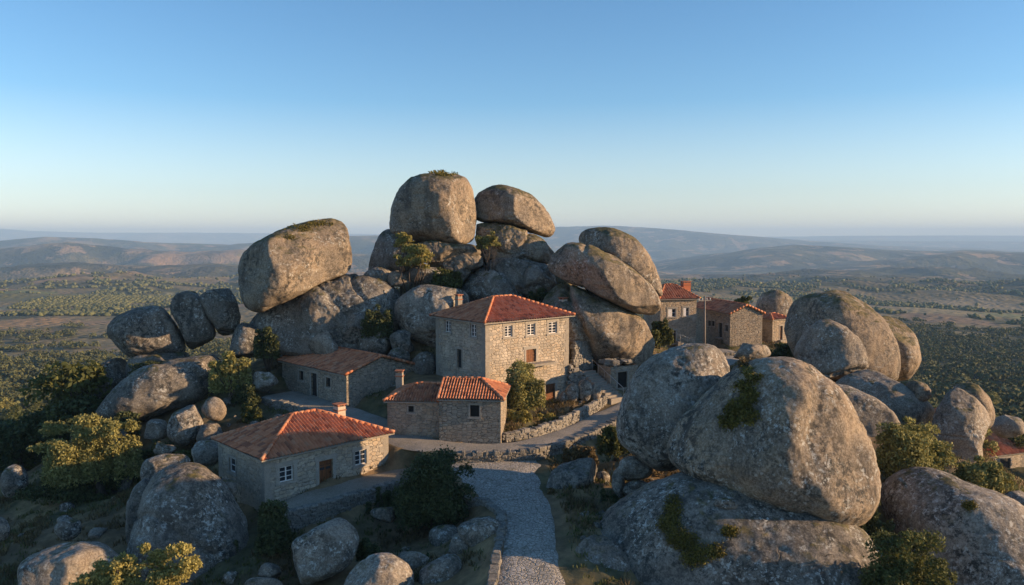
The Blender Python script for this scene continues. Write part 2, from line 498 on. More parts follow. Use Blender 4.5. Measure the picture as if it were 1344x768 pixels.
M = dict(
    rock=granite('granite_weathered', 0.5, 0.5, 0.5, 0.35, 0.3, 0.5),
    rock_warm=granite('granite_warm', 1.0, 0.25, 0.6, 0.8, 0.15, 0.7, 1.0),
    rock_lichen=granite('granite_lichen', 0.3, 1.0, 0.95, 0.3, 0.5, 0.5, 0.98),
    rock_giant=granite('granite_spotted', 1.05, 0.7, 1.0, 0.3, 0.9, 1.0, 1.0),
    rock_dark=granite('granite_dark', 0.15, 0.55, 0.9, 0.35, 0.35, 0.8, 0.78),
    wall_pale=masonry('masonry_pale', (1.04, 1.01, 0.95), 3.5, 1.40),
    wall_rubble=masonry('masonry_rubble', (1, 0.98, 0.94), 3.9, 1.18, (0.22, 0.19, 0.15)),
    wall_ochre=masonry('masonry_ochre', (1.08, 0.96, 0.82), 3.8, 1.2),
    cut=cutstone('cut_granite'), cut_pale=cutstone('cut_granite_pale', (0.40, 0.365, 0.305)),
    dry=drystone('dry_stone'), dry_dark=drystone('dry_stone_dark', 0.8),
    tile=tiles('clay_tiles', 0.14), tile_old=tiles('clay_tiles_old', 0.24),
    door_brown=wood('door_brown', (0.22, 0.085, 0.03), (0.11, 0.045, 0.02)), door_dark=wood('door_dark', (0.035, 0.035, 0.033), (0.018, 0.018, 0.018)),
    bark=wood('bark', (0.085, 0.065, 0.048), (0.04, 0.032, 0.026)), grey_wood=wood('grey_wood', (0.30, 0.27, 0.23), (0.17, 0.15, 0.13)),
    white=plain('white_paint', (0.78, 0.77, 0.74), 0.5), iron=plain('iron', (0.05, 0.05, 0.05), 0.5, 0.5), shade_fill=plain('painted_dark_interior', (0.02, 0.018, 0.016), 0.9),  # the near-black last colour paints the darkness inside unglazed openings
    glass=plain('window_glass', (0.035, 0.042, 0.05), 0.08, 0.0, 0.6), rail=plain('galvanised_rail', (0.5, 0.5, 0.48), 0.4, 0.4),
    plaster=plain('lime_plaster', (0.55, 0.47, 0.36), 0.9),
    leaf_olive=foliage('leaves_olive', (0.16, 0.16, 0.055), (0.42, 0.39, 0.14)),
    leaf_dark=foliage('leaves_dark', (0.045, 0.060, 0.026), (0.13, 0.15, 0.062)),
    leaf_yellow=foliage('leaves_yellow', (0.22, 0.20, 0.06), (0.50, 0.44, 0.15)),
    leaf_mid=foliage('leaves_mid', (0.06, 0.075, 0.025), (0.17, 0.18, 0.06)),
    moss=foliage('moss', (0.08, 0.08, 0.018), (0.26, 0.21, 0.05), 0.15),
    drygrass=foliage('dry_grass', (0.085, 0.062, 0.03), (0.25, 0.19, 0.09), 0.2),
    cobble=cobble('cobbles'), lane=dirt('lane_dust', (0.38, 0.35, 0.30), (0.28, 0.26, 0.215), 0.25),
    yard=dirt('yard_soil', (0.33, 0.29, 0.23), (0.24, 0.205, 0.15), 0.3),
)
# ------------------------------------------------------------------ the lie of the land
CTRL = [  # x, y, height relative to the camera
    (0.5, 34, -15.8), (0.8, 40, -15.5), (0, 46, -15.2), (-1, 51, -15.1), (4, 38, -15.7), (4, 44, -15.4), (5, 49, -15.2), (8, 52, -15.2), (8, 46, -15.2),
    (7, 55.6, -15.7), (2, 51.4, -15.3), (4.5, 53.8, -15.6), (9.5, 59.5, -15.4), (5.5, 36, -16.4), (8, 34.5, -17.8), (12, 34, -18.4), (18, 35, -18.2), (13, 43, -14.8), (18, 44, -14.6), (12, 50, -15.0), (17, 52, -14.2), (12, 58, -14.2),
    (-3, 53.3, -14.5), (2, 55.5, -14.6), (5, 59, -14.5), (8, 63, -14.3), (-2, 49, -15.2), (-4, 48.2, -16.8), (-6, 46.6, -17.4), (-8, 45.0, -17.7), (-10.5, 43.3, -18.0), (-11.8, 47.6, -16.0), (-9.3, 50, -16.0), (-11.2, 44.4, -17.7), (-9.0, 46.2, -17.4), (-7.0, 48.1, -17.1), (-5.3, 50.0, -16.6),
    (-5, 42, -17.3), (-4, 37, -17.2), (-9, 40, -17.8), (-14, 40, -18.2), (-13, 43.5, -17.6), (-18, 44, -18.6), (-24, 46, -19.0), (-30, 44, -19.6),
    (-30, 52, -18.8), (-22, 53, -17.4), (-28, 58, -18.4), (-38, 56, -20.5), (-36, 46, -20.8), (-20, 36, -19.2), (-30, 36, -20.4), (-10, 33, -17.6),
    (-25, 60, -16.4), (-20, 59, -15.3), (-33, 62, -18.2), (-20, 65, -13.8), (-26, 66, -14.0), (-32, 70, -14.2), (-38, 72, -18.0), (-46, 68, -23.0),
    (-16, 70, -12.6), (-12, 66, -13.4), (-13, 63, -13.7), (-9, 61, -13.8), (-18.5, 67, -13.6), (-7, 64, -12.4), (-5.5, 67, -11.7), (-3, 64, -12.4), (-5, 60, -13.4),
    (-1, 58, -14.0), (2, 61, -13.9), (3.5, 64, -13.8), (6, 64.6, -13.7), (2.8, 65.4, -14.1), (4.6, 66.6, -13.9), (1, 63.8, -14.0), (-1.6, 61.2, -14.1), (8, 66.5, -13.6), (9, 69.5, -13.4), (11, 70.5, -13.3), (6.6, 69.3, -12.6), (3, 72, -11.5), (-2, 72, -9.5), (-8, 70, -9.8),
    (-15, 74, -8.6), (-10, 76, -6.0), (-7, 79, -3.4), (-3, 80, -2.2), (2, 81, -2.2), (5, 80, -4.2), (9, 77, -8.0), (13, 74, -12.2), (15, 80, -12.4),
    (-20, 78, -10.5), (-26, 80, -13.0), (0, 92, -7.0), (-12, 90, -8.5), (8, 92, -11.0), (0, 105, -15.0), (-20, 95, -15.0), (-38, 86, -21.0),
    (16, 90, -13.2), (20, 94, -13.4), (21, 85, -12.7), (25, 88, -12.5), (17, 78, -12.5), (26, 96, -13.0), (32, 92, -13.0), (20, 70, -12.6), (15, 64, -13.4),
    (24, 64, -12.4), (25, 58, -13.2), (30, 60, -13.4), (24, 52, -13.2), (28, 72, -12.9), (34, 74, -13.8), (30, 65, -13.0), (20, 57, -12.8), (30, 48, -15.0), (25, 45, -14.6), (33, 56, -17.0), (38, 60, -18.6), (43, 70, -22.0), (36, 84, -18.0),
    (28, 36, -16.4), (34, 42, -18.2), (24, 40, -15.8), (40, 50, -20.5), (48, 60, -23.0), (44, 76, -26.0), (50, 80, -28.5), (46, 70, -26.0), (50, 40, -23.5), (36, 30, -19.0), (20, 26, -17.5), (0, 24, -16.6), (-20, 24, -19.5), (-45, 45, -24.0),
    (34, 110, -19.0), (16, 112, -18.0), (-45, 92, -25.0), (52, 86, -29.5), (58, 98, -31.8), (62, 104, -32.4), (70, 108, -32.0), (66, 115, -32.2), (56, 92, -30.0), (-46, 30, -25.0), (50, 20, -25.0), (0, 8, -20.0), (-30, 8, -23.0), (30, 8, -23.0),
]
HC = np.array([0.0, 62.0])
_bx = np.array([0, 45, 60, 80, 110, 160, 240, 400, 700, 1100, 1800, 3000, 4500, 7000, 60000.0])
_bz = np.array([-15, -20, -25.5, -31, -38, -47, -59, -76, -90, -97, -125, -185, -235, -270, -275.0])

def base_h(x, y):
    d = np.hypot(x - HC[0], (y - HC[1]) * 1.0)
    return np.interp(d, _bx, _bz)

_cp = np.array(CTRL)
_ring = []
for _a in np.linspace(0, 2 * math.pi, 40, endpoint=False):
    for _r in (82, 100, 125):
        _x, _y = HC[0] + _r * math.sin(_a), HC[1] + _r * math.cos(_a)
        if np.min(np.hypot(_cp[:, 0] - _x, _cp[:, 1] - _y)) > 14:
            _ring.append((_x, _y, float(base_h(_x, _y))))
_cp = np.vstack([_cp, np.array(_ring)])
_res = _cp[:, 2] - base_h(_cp[:, 0], _cp[:, 1])
_D = np.sqrt((_cp[:, None, 0] - _cp[None, :, 0]) ** 2 + (_cp[:, None, 1] - _cp[None, :, 1]) ** 2 + 1.2)
_W = np.linalg.solve(_D + 0.05 * np.eye(len(_cp)), _res)

# far relief: ridges as (distance, half depth, [(photo x, photo y of the crest), ...])
RIDGES = [
    (21000, 2600, [(-300, 303), (0, 300), (40, 303), (110, 305), (250, 305), (330, 306), (480, 307), (600, 309), (727, 311), (900, 312), (1100, 309.5), (1250, 309), (1344, 309.5), (1700, 308)]),
    (15500, 1900, [(-300, 330), (480, 326), (650, 322), (860, 316), (1000, 315), (1100, 315.5), (1200, 316.5), (1344, 317), (1700, 316)]),
    (10800, 1500, [(-300, 340), (380, 335), (560, 320), (640, 306), (727, 298), (790, 295.5), (850, 299), (900, 303), (960, 308), (1000, 311), (1060, 316), (1150, 322), (1344, 330), (1700, 340)]),
    (7200, 900, [(-300, 312), (0, 316), (60, 311), (130, 313), (200, 318), (300, 321), (380, 315), (450, 310), (500, 309), (560, 316), (700, 335), (900, 352), (1700, 350)]),
    (6000, 700, [(-300, 350), (700, 352), (860, 346), (930, 335), (1000, 325), (1040, 321), (1090, 323), (1150, 327), (1200, 330), (1260, 329), (1344, 331), (1420, 334), (1700, 322)]),
    (4600, 420, [(-300, 330), (0, 326), (90, 318), (170, 326), (240, 330), (320, 327), (420, 330), (480, 334), (700, 362), (1000, 356), (1100, 348), (1180, 340), (1260, 331), (1344, 333), (1430, 330), (1700, 340)]),
    (2900, 330, [(-300, 352), (0, 350), (100, 345), (190, 350), (280, 346), (360, 352), (480, 358), (700, 372), (880, 365), (1000, 360), (1060, 352), (1130, 356), (1200, 366), (1344, 372), (1700, 366)]),
    (1750, 200, [(-300, 372), (0, 372), (110, 364), (210, 372), (330, 378), (480, 380), (860, 376), (960, 368), (1040, 372), (1150, 384), (1344, 390), (1700, 392)]),
]

def far_h(x, y):
    x = np.asarray(x, float); y = np.asarray(y, float)
    r = np.hypot(x, y)
    u = 672 + FPX * x / np.maximum(y, 0.35 * np.abs(x) + 1.0)
    u = np.clip(u, -300, 1700)
    z = base_h(x, y)
    far = sstep(1000, 2300, r)
    z = z + sstep(250, 900, r) * 5 * fbm(x / 260, y / 260, 0.3, 4, 5) + far * (58 * fbm(x / 900, y / 1100, 1.3, 5, 8) + 52 * (0.45 - np.abs(fbm(x / 520, y / 640, 4.1, 4, 18))) + 4)
    for D, w, prof in RIDGES:
        px, py = zip(*prof)
        top = (308 - np.interp(u, px, py)) / FPX * D
        ry = r * np.clip(y / np.maximum(r, 1), 0.6, 1)
        dd = (ry - D * (1 + 0.07 * fbm(x / (D * 0.12), y / (D * 0.12), 2.2, 3, 31))) / w
        b = np.exp(-np.abs(dd) ** 1.7)
        b = b * (1 + 0.10 * fbm(x / (w * 0.7), y / (w * 0.7), D * 0.01, 5, 3) * (1 - b * 0.75))
        z = np.maximum(z, z + (top - z) * np.clip(b, 0, 1))
    return z

def near_h(x, y):
    x = np.asarray(x, float); y = np.asarray(y, float)
    sh = x.shape
    xf, yf = x.ravel(), y.ravel()
    out = np.zeros(len(xf))
    for i in range(0, len(xf), 20000):
        s = slice(i, i + 20000)
        d = np.sqrt((xf[s, None] - _cp[None, :, 0]) ** 2 + (yf[s, None] - _cp[None, :, 1]) ** 2 + 1.2)
        out[s] = d @ _W
    return base_h(x, y) + out.reshape(sh)

LANES = dict(
    path=[(0.9, 33, -15.75, 1.75), (0.85, 37.5, -15.55, 1.5), (0.95, 41, -15.45, 1.45), (0.75, 43.5, -15.35, 1.6), (-0.3, 47, -15.2, 2.3), (-1.0, 50.0, -15.1, 2.9), (-1.2, 51.4, -15.1, 3.2), (-1.3, 52.6, -15.1, 3.3)],
    terrace=[(-13.4, 46.2, -16.1, 0.9), (-12.2, 47.5, -15.98, 1.35), (-9.9, 49.9, -15.95, 1.5), (-7.5, 52.2, -15.9, 1.4), (-6.6, 53.0, -15.7, 1.1)],
    lane=[(-20.0, 67.5, -13.6, 1.7), (-15.6, 63.6, -13.75, 1.8), (-12.2, 60.3, -13.95, 1.9), (-9.0, 57.6, -14.3, 1.9), (-6.5, 54.6, -14.45, 1.7), (-3.0, 53.5, -14.5, 1.35), (0.2, 54.0, -14.55, 1.3),
          (2.6, 55.8, -14.55, 1.3), (5.0, 58.6, -14.5, 1.3), (7.6, 62.2, -14.3, 1.4), (10.5, 65.5, -13.9, 1.6), (14.5, 71, -13.0, 2.2), (18.5, 78, -12.7, 3.0), (21.5, 86, -12.7, 3.2), (20.5, 91, -13.1, 3.0)],
)
PADS = [  # x, y, radius x, radius y, height: level ground under and before houses
    (-6.0, 66.3, 2.6, 2.6, -11.9),
]

def lane_mix(x, y):
    """(weight, height) of the lanes and levelled ground at x, y"""
    wt = np.zeros_like(x); zz = np.zeros_like(x)
    best = np.full(x.shape, 1e9)
    for nm, pl in LANES.items():
        cut = 0.85 if nm == 'terrace' else 0.0
        for (x0, y0, z0, w0), (x1, y1, z1, w1) in zip(pl[:-1], pl[1:]):
            dx, dy = x1 - x0, y1 - y0
            t = np.clip(((x - x0) * dx + (y - y0) * dy) / (dx * dx + dy * dy), 0, 1)
            d = np.hypot(x - (x0 + t * dx), y - (y0 + t * dy)) - (w0 + t * (w1 - w0)) + cut
            m = d < best
            best = np.where(m, d, best)
            zz = np.where(m, z0 + t * (z1 - z0) - 0.06, zz)
    wt = 1 - sstep(0.15, 1.0, best)
    for px, py, rx, ry, pz in PADS:
        d = np.hypot((x - px) / rx, (y - py) / ry)
        w = 1 - sstep(0.85, 1.25, d)
        w = w * (1 - wt)
        zz = np.where(w > 0, (zz * wt + pz * w) / np.maximum(wt + w, 1e-6), zz)
        wt = wt + w
    return np.clip(wt, 0, 1), zz

def ground(x, y):
    x = np.asarray(x, float); y = np.asarray(y, float)
    d = np.hypot(x - HC[0], y - HC[1])
    k = sstep(70, 115, d)
    zf = far_h(x, y)
    zn = np.where(k < 1, 0.0, 0.0)
    m = k < 1
    if m.any():
        xn, yn = x[m] if x.ndim else x.reshape(1), y[m] if y.ndim else y.reshape(1)
        h = near_h(xn, yn)
        lw, lz = lane_mix(xn, yn)
        rough = 0.32 * fbm(xn / 2.6, yn / 2.6, 0.1, 4, 77) + 0.35 * fbm(xn / 9, yn / 9, 0.7, 3, 71)
        h = (h + rough) * (1 - lw) + lz * lw
        if x.ndim:
            zn = np.zeros_like(x); zn[m] = h
        else:
            zn = h[0]
    return zn * (1 - k) + zf * k + CZ

def gz(x, y):
    return float(ground(np.array([float(x)]), np.array([float(y)]))[0])

# land cover of the wide country: field cells, woods, scrub
def cover(x, y):
    d = np.hypot(x - HC[0], y - HC[1])
    r = np.hypot(x, y)
    n1 = fbm(x / 330, y / 330, 3.3, 5, 41)
    n2 = fbm(x / 55, y / 55, 5.3, 4, 43)
    n3 = fbm(x / 1500, y / 1500, 7.3, 4, 45)
    scrub = np.array([0.165, 0.140, 0.075]); wood_ = np.array([0.050, 0.060, 0.028]); dry = np.array([0.20, 0.155, 0.088])
    soil = np.array([0.22, 0.150, 0.092]); green = np.array([0.115, 0.115, 0.045])
    fw = 0.13 - 0.09 * sstep(1200, 2500, r)
    forest = sstep(-0.03 - fw, -0.03 + fw, n1 + 0.35 * n2 + 0.35 * n3 + 0.12 * sstep(1800, 3500, r) + 0.22 * sstep(1500, 2600, r) * (x > 0))
    c = scrub[None] * (1 - forest[:, None]) + wood_[None] * forest[:, None]
    # field cells
    S = 210.0
    qx, qy = x / S + 0.35 * fbm(x / 400, y / 400, 9, 2, 51), y / (S * 1.25) + 0.35 * fbm(x / 400, y / 400, 11, 2, 52)
    bx, by = np.floor(qx).astype(np.int64), np.floor(qy).astype(np.int64)
    best = np.full(x.shape, 9e9); idv = np.zeros(x.shape)
    for i in (-1, 0, 1):
        for j in (-1, 0, 1):
            cx, cy = bx + i, by + j
            jx, jy = _h(cx, cy, cx * 0, 61) * 0.45 + 0.5, _h(cx, cy, cx * 0, 62) * 0.45 + 0.5
            dd = (qx - cx - jx) ** 2 + (qy - cy - jy) ** 2
            m = dd < best
            best = np.where(m, dd, best); idv = np.where(m, _h(cx, cy, cx * 0, 63), idv)
    fieldmask = sstep(420, 650, d) * (1 - .6 * sstep(2200, 3500, r)) * (1 - sstep(0.0, 0.22, n1 + 0.5 * n3 + 0.12)) * sstep(-0.25, -0.15, n3 * 0 + 0.2)
    pick = np.select([idv > 0.62, idv > 0.25, idv > -0.05], [0, 1, 2], 3)
    fc = np.array([soil, dry, green, scrub])[pick]
    fm = fieldmask[:, None]
    c = c * (1 - fm) + fc * fm
    forest = forest * (1 - fieldmask * (pick != 3))
    # the fields one can point at in the photograph (x, y, half sizes, colour)
    for fx, fy, ax, ay, cc in FIELDS:
        e = np.hypot((x - fx) / ax, (y - fy) / ay) + 0.22 * fbm(x / (ax * .7), y / (ay * .7), 1.1, 3, 91)
        w = 1 - sstep(0.92, 1.05, e)
        c = c * (1 - w[:, None]) + np.array(cc)[None] * w[:, None]
        forest = forest * (1 - w)
    # slopes of the village hill: woods and scrub
    w = (1 - sstep(380, 560, d))[:, None]
    f2 = sstep(-0.55, 0.05, n1 + 0.6 * n2)
    hill = scrub[None] * 0.85 * (1 - f2[:, None]) + wood_[None] * 0.9 * f2[:, None]
    c = c * (1 - w) + hill * w
    forest = forest * (1 - w[:, 0]) + np.maximum(f2, 0.6) * w[:, 0]
    # the hill itself: soil, dead grass, dark turf
    wn_ = (1 - sstep(62, 90, d))[:, None]
    a = sstep(-0.25, 0.3, fbm(x / 5.5, y / 5.5, 2.2, 5, 14))[:, None]
    b = sstep(0.0, 0.4, fbm(x / 2.1, y / 2.1, 6.2, 4, 15))[:, None]
    nc = np.array([0.18, 0.13, 0.076]) * (1 - a) + np.array([0.105, 0.097, 0.052]) * a
    nc = nc * (1 - b * 0.6) + np.array([0.25, 0.185, 0.10]) * b * 0.6
    c = c * (1 - wn_) + nc * wn_
    forest = forest * (1 - wn_[:, 0])
    return c, forest

def plain_at(u, v):             # where the sight line through (u, v) meets the plain
    z = -97.0
    for _ in range(6):
        r = ray(u, v)
        k = z / r[2]
        p = r * k
        z = float(base_h(p[0], p[1])) + 0.0
    return p[0], p[1]

FIELDS = []
for u, v, au, ad, cc in [
    (38, 406, 62, 110, (0.30, 0.155, 0.08)), (22, 428, 52, 62, (0.33, 0.175, 0.085)), (45, 437, 22, 26, (0.30, 0.16, 0.085)), (300, 352, 48, 210, (0.33, 0.185, 0.10)),
    (270, 362, 60, 190, (0.27, 0.15, 0.088)), (165, 356, 24, 230, (0.24, 0.145, 0.09)), (60, 362, 70, 160, (0.26, 0.16, 0.088)), (110, 372, 60, 130, (0.25, 0.155, 0.085)), (20, 395, 26, 80, (0.14, 0.13, 0.05)), (80, 386, 30, 60, (0.28, 0.155, 0.085)),
    (140, 396, 58, 250, (0.21, 0.165, 0.092)), (120, 424, 26, 26, (0.26, 0.15, 0.085)), (1200, 405, 60, 120, (0.26, 0.18, 0.10)), (1235, 417, 46, 70, (0.21, 0.125, 0.08)), (1330, 412, 40, 60, (0.19, 0.165, 0.075)), (1120, 398, 40, 110, (0.22, 0.15, 0.09)),
    (1300, 396, 60, 120, (0.24, 0.165, 0.10)), (1270, 436, 40, 30, (0.22, 0.155, 0.085)), (1215, 452, 30, 16, (0.20, 0.14, 0.075)), (900, 368, 40, 200, (0.24, 0.15, 0.10)), (960, 366, 24, 140, (0.25, 0.17, 0.11)), (1230, 345, 60, 400, (0.22, 0.16, 0.10))]:
    _x, _y = plain_at(u, v)
    FIELDS.append((_x, _y, au / FPX * _y, ad * (_y / 900.0) ** 0.5, (cc[0] * .84, cc[1] * 1.06, cc[2] * 1.1)))

# one sheet out to the horizon: rings round the foot of the camera, close together near the village
ang = np.concatenate([np.linspace(-180, -47, 46)[:-1], np.linspace(-47, 47, 560), np.linspace(47, 180, 46)[1:-1]])
ang = np.radians(ang)
rings = [4.0]
while rings[-1] < 26000:
    r_ = rings[-1]
    rings.append(r_ + (0.9 if r_ < 28 else 0.34 if r_ < 96 else max(0.6, r_ * 0.0135)))
rings = np.array(rings)
A, R_ = np.meshgrid(ang, rings)
tx, ty = (np.sin(A) * R_), (np.cos(A) * R_)
tz = ground(tx.ravel(), ty.ravel()).reshape(tx.shape)
na, nr = len(ang), len(rings)
tv = np.stack([tx, ty, tz], -1).reshape(-1, 3)
ctr = np.array([[0, 0, gz(0, 0.01)]])
tv = np.vstack([tv, ctr])
ii, jj = np.meshgrid(np.arange(nr - 1), np.arange(na), indexing='ij')
j2 = (jj + 1) % na
tf = np.stack([ii * na + jj, (ii + 1) * na + jj, (ii + 1) * na + j2, ii * na + j2], -1).reshape(-1, 4)[:, ::-1]
cc_, ff_ = cover(tv[:, 0], tv[:, 1])
tcol = np.concatenate([cc_, ff_[:, None]], 1)

def terrain_mat():
    t = NT('country_soil')
    at = t.n('ShaderNodeAttribute', attribute_name='cover')
    c = t.n('ShaderNodeNewGeometry').outputs['Position']
    base = at.outputs['Color']; forest = at.outputs['Alpha']
    base = t.mix(0.75, base, t.mix(t.noise(c, 0.035, 6, 0.6), (0.62, 0.62, 0.62), (1.36, 1.34, 1.30)), 'MULTIPLY')
    base = t.mix(0.85, base, t.mix(t.ramp(t.noise(c, 0.9, 8, 0.72), 0.3, 0.7), (0.50, 0.52, 0.50), (1.5, 1.45, 1.36)), 'MULTIPLY')
    # crowns and clearings of far woods
    flat = t.mapped(c, (1, 1, 0.0))
    v = t.voro(flat, 0.085, 'F1', 'Distance')
    wobble = t.noise(flat, 0.012, 5, 0.6)
    crown = t.math('MULTIPLY', t.math('SUBTRACT', 1.0, t.ramp(v, 0.15, 0.60)), t.ramp(wobble, 0.30, 0.52))
    base = t.mix(t.math('MULTIPLY', crown, t.math('MULTIPLY', forest, 0.8)), base, (0.030, 0.040, 0.018))
    far_dots = t.math('MULTIPLY', t.math('SUBTRACT', 1.0, t.ramp(t.voro(flat, 0.045, 'F1', 'Distance'), 0.16, 0.34)), t.ramp(t.noise(flat, 0.008, 4), 0.42, 0.58))
    base = t.mix(t.math('MULTIPLY', far_dots, 0.35), base, (0.036, 0.045, 0.022))
    # wide patchwork of woods, heath and bare ground over the distant hills
    rr = t.n('ShaderNodeVectorMath', operation='LENGTH'); t.set(rr.inputs[0], flat)
    isfar = t.ramp(rr.outputs['Value'], 1500.0, 2600.0)
    sxx = t.n('ShaderNodeSeparateXYZ'); t.set(sxx.inputs[0], c)
    n_a = t.math('ADD', t.noise(flat, 0.0022, 9, 0.62), t.math('MULTIPLY', t.ramp(sxx.outputs[0], -600.0, 900.0), 0.07)); n_b = t.noise(t.vec('ADD', flat, (7000, 3000, 0)), 0.0045, 8, 0.65)
    base = t.mix(t.math('MULTIPLY', isfar, t.math('MULTIPLY', t.ramp(n_a, 0.505, 0.545), 0.75)), base, (0.026, 0.036, 0.020))
    base = t.mix(t.math('MULTIPLY', isfar, t.math('MULTIPLY', t.ramp(n_b, 0.56, 0.585), 0.85)), base, (0.27, 0.19, 0.11))
    h = t.math('ADD', t.math('MULTIPLY', t.noise(c, 1.7, 8, 0.7), 0.35), t.math('MULTIPLY', crown, 6.0))
    relief = t.math('MULTIPLY', isfar, t.noise(flat, 0.0016, 7, 0.55))
    nb = t.bump(relief, 1.0, 170.0)
    return t.done(base, t.bump(h, 0.7, 0.4, nb), 0.96)

M['terrain'] = terrain_mat()
ter = raw_mesh('terrain', tv, tf, M['terrain'], smooth=True, attrs={'cover': tcol})
tag(ter, kind='structure')

# lanes laid on the levelled ground
def lane_mesh(name, pl, mat, lift):
    pts = [np.array(p, float) for p in pl]
    dense = []
    for k in range(len(pts) - 1):
        p0, p1, p2, p3 = pts[max(k - 1, 0)], pts[k], pts[k + 1], pts[min(k + 2, len(pts) - 1)]
        for s in np.linspace(0, 1, 14, endpoint=False):
            dense.append(0.5 * (2 * p1 + (p2 - p0) * s + (2 * p0 - 5 * p1 + 4 * p2 - p3) * s * s + (3 * p1 - p0 - 3 * p2 + p3) * s ** 3))
    dense.append(pts[-1])
    dense = np.array(dense)
    V, Fc = [], []
    nc = 9
    for i, p in enumerate(dense):
        d = dense[min(i + 1, len(dense) - 1)][:2] - dense[max(i - 1, 0)][:2]
        d = d / np.linalg.norm(d); nrm = np.array([d[1], -d[0]])
        for c in range(nc):
            s = (c / (nc - 1) * 2 - 1)
            e = p[3] * (1 + 0.045 * float(vnoise(p[0] * 0.9, p[1] * 0.9, s * 2.0, 5)))
            q = p[:2] + nrm * s * e
            lw, lz = lane_mix(np.array([q[0]]), np.array([q[1]]))
            V.append((q[0], q[1], CZ + p[2] + lift + 0.02 * (1 - s * s) + 0.018 * float(vnoise(q[0] * 1.3, q[1] * 1.3, 0.4, 9)) - (0.10 if abs(s) == 1 else 0)))
    for i in range(len(dense) - 1):
        for c in range(nc - 1):
            a = i * nc + c
            Fc.append([a, a + 1, a + nc + 1, a + nc])
    o = raw_mesh(name, np.array(V), Fc, mat, smooth=True)
    return tag(o, kind='structure')

lane_mesh('path', LANES['path'], M['cobble'], 0.0)
lane_mesh('lane', LANES['lane'], M['lane'], 0.012)
lane_mesh('terrace', LANES['terrace'], M['yard'], 0.0)
# ------------------------------------------------------------------ boulders
_ico = {}
def ico(n):
    if n not in _ico:
        bm = bmesh.new()
        bmesh.ops.create_icosphere(bm, subdivisions=n, radius=1.0)
        v = np.array([q.co[:] for q in bm.verts]); f = np.array([[w.index for w in q.verts] for q in bm.faces])
        bm.free()
        _ico[n] = (v, f)
    return _ico[n]

def frame_at(u, v):
    w = ray(u, v); w = w / np.linalg.norm(w)
    a = np.cross(w, (0, 0, 1)); a /= np.linalg.norm(a)
    return a, np.cross(a, w), w            # right, up, away

